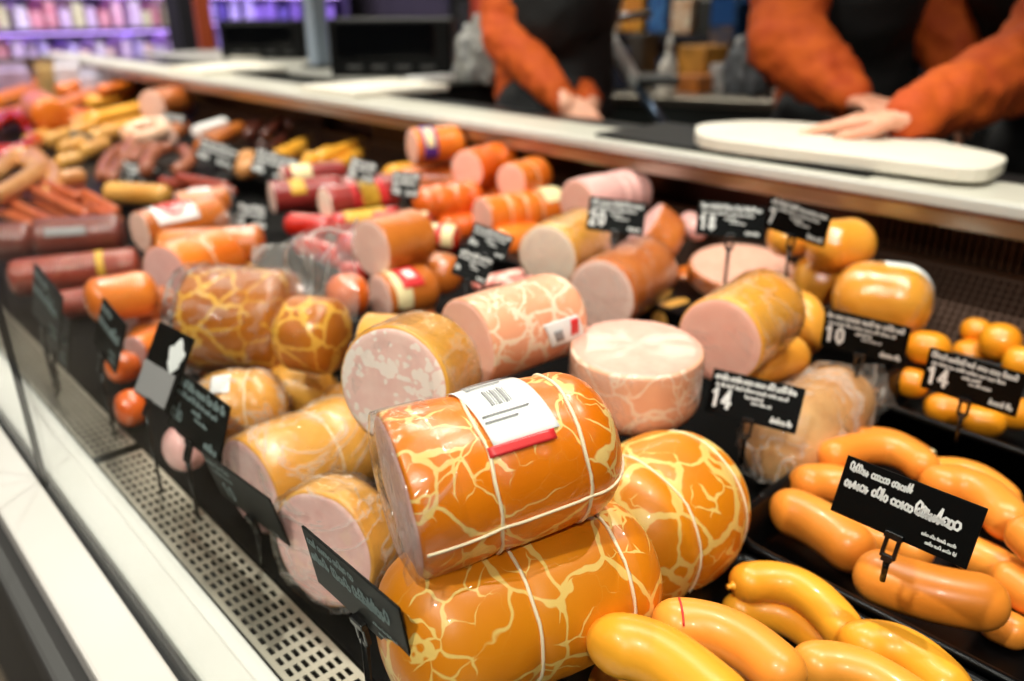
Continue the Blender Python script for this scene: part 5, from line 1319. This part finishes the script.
bottle(667, 88, 3.0, .95, 'white squeeze bottle standing on the back work table', plain('bottle_white', rgb(235, 230, 220), .4))
for q, (u, d, w_, h_, c_, lb_) in enumerate(((612, 3.2, .11, .15, rgb(40, 70, 110), 'blue carton on the back work table beside the slicer'), (696, 3.1, .13, .06, rgb(206, 120, 40), 'low orange carton on the back work table right of the bottle'), (724, 3.1, .10, .10, rgb(190, 190, 190), 'pale carton on the back work table by the worker sleeve'),
                                          (700, 3.25, .16, .16, rgb(214, 150, 60), 'tall orange carton behind the low one on the work table'), (640, 3.3, .10, .20, rgb(70, 60, 50), 'dark carton on the back work table behind the bottle'))):
    p = PD(u, 90, d); p.z = tz+.0005
    bm = bmesh.new(); add_box(bm, V((0, 0, h_/2)), (w_/2, w_*.4, h_/2), None, .004); add_box(bm, V((0, 0, h_+.002)), (w_*.46, .004, .002))
    tag(link('carton', bm_mesh(bm, 'carton'), plain('carton_%d' % q, c_, .5, col2=tuple(x*.6 for x in c_[:3])+(1,), nscale=12), None, p, False), lb_, 'carton')
# slicer with bright arm between the workers
sl = PD(640, 112, 2.35); root = empty('meat_slicer', V((sl.x, sl.y, .2255))); tag(root, 'meat slicer with bright steel lever between the workers', 'slicer')
rb = root.location.copy()
bm = bmesh.new(); add_box(bm, V((.06, 0, .012)), (.06, .08, .012), Matrix.Rotation(YAW*-1, 3, 'Z'), .006); link('slicer_base', bm_mesh(bm, 'slicer_base'), plain('slicer_grey', rgb(50, 54, 54), .4), root, None, False)
tube_obj('lever', [PD(598, 22, 2.35), PD(638, 86, 2.33)], [.024, .022], plain('lever_white', rgb(220, 220, 216), .35), root, 12, rb)
tube_obj('lower_arm', [PD(634, 82, 2.33), PD(668, 130, 2.30)], [.014, .014], plain('arm_blue', rgb(120, 140, 165), .3, .8), root, 12, rb)
tube_obj('cross_bar', [PD(598, 20, 2.35), PD(650, 14, 2.5)], [.012, .012], M['metal_clip'], root, 12, rb)
for (u, v, r_) in ((599, 14, .022), (594, 5, .014)):
    bm = bmesh.new(); bmesh.ops.create_uvsphere(bm, u_segments=20, v_segments=12, radius=r_)
    for w_ in bm.verts: w_.co += PD(u, v, 2.34)-rb
    link('knob', bm_mesh(bm, 'knob'), M['metal_clip'], root)
# hanging orange strip at the far end, blue picture screen behind the workers
p = PD(205, 30, 4.6); 
bm = bmesh.new(); add_box(bm, V((0, 0, 0)), (.045, .02, 1.0), None, .006)
pp = tag(link('orange_post', bm_mesh(bm, 'orange_post'), plain('post_orange', rgb(150, 62, 26), .5), None, V((p.x, p.y, .2)), False), 'orange-brown post standing at the far end beside the shelving', 'post')
p = PD(193, 30, 5.0)
bm = bmesh.new(); add_box(bm, V((0, 0, 0)), (.10, .05, 1.0), Matrix.Rotation(.5, 3, 'Z'), .006)
tag(link('dark_cabinet', bm_mesh(bm, 'dark_cabinet'), M['dark'], None, V((p.x+.05, p.y+.25, .2)), False), 'tall dark cabinet edge right of the purple shelving', 'cabinet')
def screen(label, u, v, d, w, h_, cols):
    p = PD(u, v, d); f = V((-.9, -.44, 0)).normalized(); e = V((-f.y, f.x, 0)); R_ = Matrix((e, f, V((0, 0, 1)))).transposed()
    root = empty('wall_poster', p); tag(root, label, 'poster')
    bm = bmesh.new(); add_box(bm, V(), (w/2, .006, h_/2), R_, .002); link('poster_frame', bm_mesh(bm, 'poster_frame'), M['black'], root, None, False)
    bm = bmesh.new(); add_box(bm, R_ @ V((0, .007, h_*.2)), (w*.46, .002, h_*.26), R_); link('blue_field', bm_mesh(bm, 'blue_field'), plain('poster_blue', cols[0], .4), root, None, False)
    bm = bmesh.new(); add_box(bm, R_ @ V((0, .007, -h_*.27)), (w*.46, .002, h_*.19), R_); link('pale_field', bm_mesh(bm, 'pale_field'), plain('poster_pale', cols[1], .4, col2=rgb(140, 120, 110), nscale=20), root, None, False)
screen('blue and white poster seen between the two right workers', 899, 42, 2.9, .17, .20, (rgb(50, 120, 190), rgb(200, 190, 180)))
screen('small blue poster behind the stock shelving edge near the worker sleeve', 722, 22, 3.3, .10, .20, (rgb(40, 100, 180), rgb(60, 90, 130)))
p = PD(895, 86, 2.75); wb = wbox('steel_box', 'low grey steel box on the dark bench behind the right workers', 'box', p.x-.05, p.x+.15, p.y-.14, p.y+.16, p.z-.09, p.z, plain('steel_box', rgb(70, 66, 58), .4, .5))
wbox('low_bench', 'dark low bench standing behind the right workers', 'bench', p.x-.1, p.x+.3, p.y-.4, p.y+.3, -.80, p.z-.0905, M['dark'])
# ------------------------------------------------------------------ lights, camera
def spot(loc, target, energy, col, size=60, rad=.04, blend=.5):
    l = bpy.data.lights.new('ceiling_or_fill_spot', 'SPOT'); l.energy = energy; l.color = col; l.spot_size = math.radians(size); l.shadow_soft_size = rad; l.spot_blend = blend
    o = bpy.data.objects.new('ceiling_or_fill_spot', l); COL.objects.link(o); o.location = loc
    o.rotation_euler = (V(target)-V(loc)).to_track_quat('-Z', 'Y').to_euler(); return o
def area(loc, target, energy, col, sx, sy2):
    l = bpy.data.lights.new('added_fill_area', 'AREA'); l.energy = energy; l.color = col; l.shape = 'RECTANGLE'; l.size = sx; l.size_y = sy2
    o = bpy.data.objects.new('added_fill_area', l); COL.objects.link(o); o.location = loc
    o.rotation_euler = (V(target)-V(loc)).to_track_quat('-Z', 'Y').to_euler(); return o
WARM = (1.0, .935, .85)
for y in (-.15, .55, 1.25, 2.0, 2.8, 3.6):
    spot((.80, y+.05, 1.95), (.60, y, 0), 66, WARM, 75, .025)
for y in (-.9, .2, 1.3, 2.4):
    spot((-.75, y, 1.75), (.45, y+.75, .05), 92, WARM, 62, .04)
spot((.45, 3.3, 1.9), (.8, 3.5, 0), 70, WARM, 70, .04)  # added fill spot, brightens the far pile
spot((1.2, .2, 2.2), (1.7, .9, .2), 30, WARM, 80, .06)  # added fill spot for the sleeves of the right workers
spot((1.2, 2.0, 2.2), (1.7, 1.6, .2), 30, WARM, 80, .06)  # added fill spot for the clasped-hands worker
area((-1.2, 2.5, 2.2), (-.6, 2.5, -1), 24, (1, .93, .84), 1.0, 5.0)  # added fill for floor and aisle, no lamp known there
area((3.0, 3.2, 2.2), (3.5, 3.0, 0), 110, (1, .9, .78), .6, 4.0)  # added fill to lift the stock shelving out of the dark
area((1.0, 4.9, 1.6), (1.0, 5.9, .3), 90, (.86, .76, 1.0), 3.0, .6)  # added violet fill on the pack fronts, not a real panel
area((2.6, 6.6, 1.6), (3.1, 7.4, .5), 110, (.70, .55, 1.0), 2.4, .5)  # the same added violet fill for the shelving above the scales
w = bpy.data.worlds.new('shop_air'); SC.world = w; w.use_nodes = True
w.node_tree.nodes['Background'].inputs[0].default_value = (.9, .85, .8, 1); w.node_tree.nodes['Background'].inputs[1].default_value = .03
cam = bpy.data.cameras.new('camera'); co = bpy.data.objects.new('camera', cam); COL.objects.link(co)
co.matrix_world = Matrix(((RIGHT.x, UP.x, -FWD.x, 0), (RIGHT.y, UP.y, -FWD.y, 0), (RIGHT.z, UP.z, -FWD.z, H), (0, 0, 0, 1)))
cam.sensor_width = 36; cam.lens = 36*F/1024; cam.clip_start = .01
cam.dof.use_dof = True; cam.dof.focus_distance = La.sc; cam.dof.aperture_fstop = 4.0
SC.camera = co
SC.view_settings.view_transform = 'Standard'; SC.view_settings.look = 'None'; SC.view_settings.gamma = 1.0; SC.view_settings.exposure = 0.0
try: SC.view_settings.use_curve_mapping = False
except Exception: pass
SC.cycles.use_denoising = True; SC.cycles.max_bounces = 10; SC.cycles.transparent_max_bounces = 32; SC.cycles.sample_clamp_indirect = 6
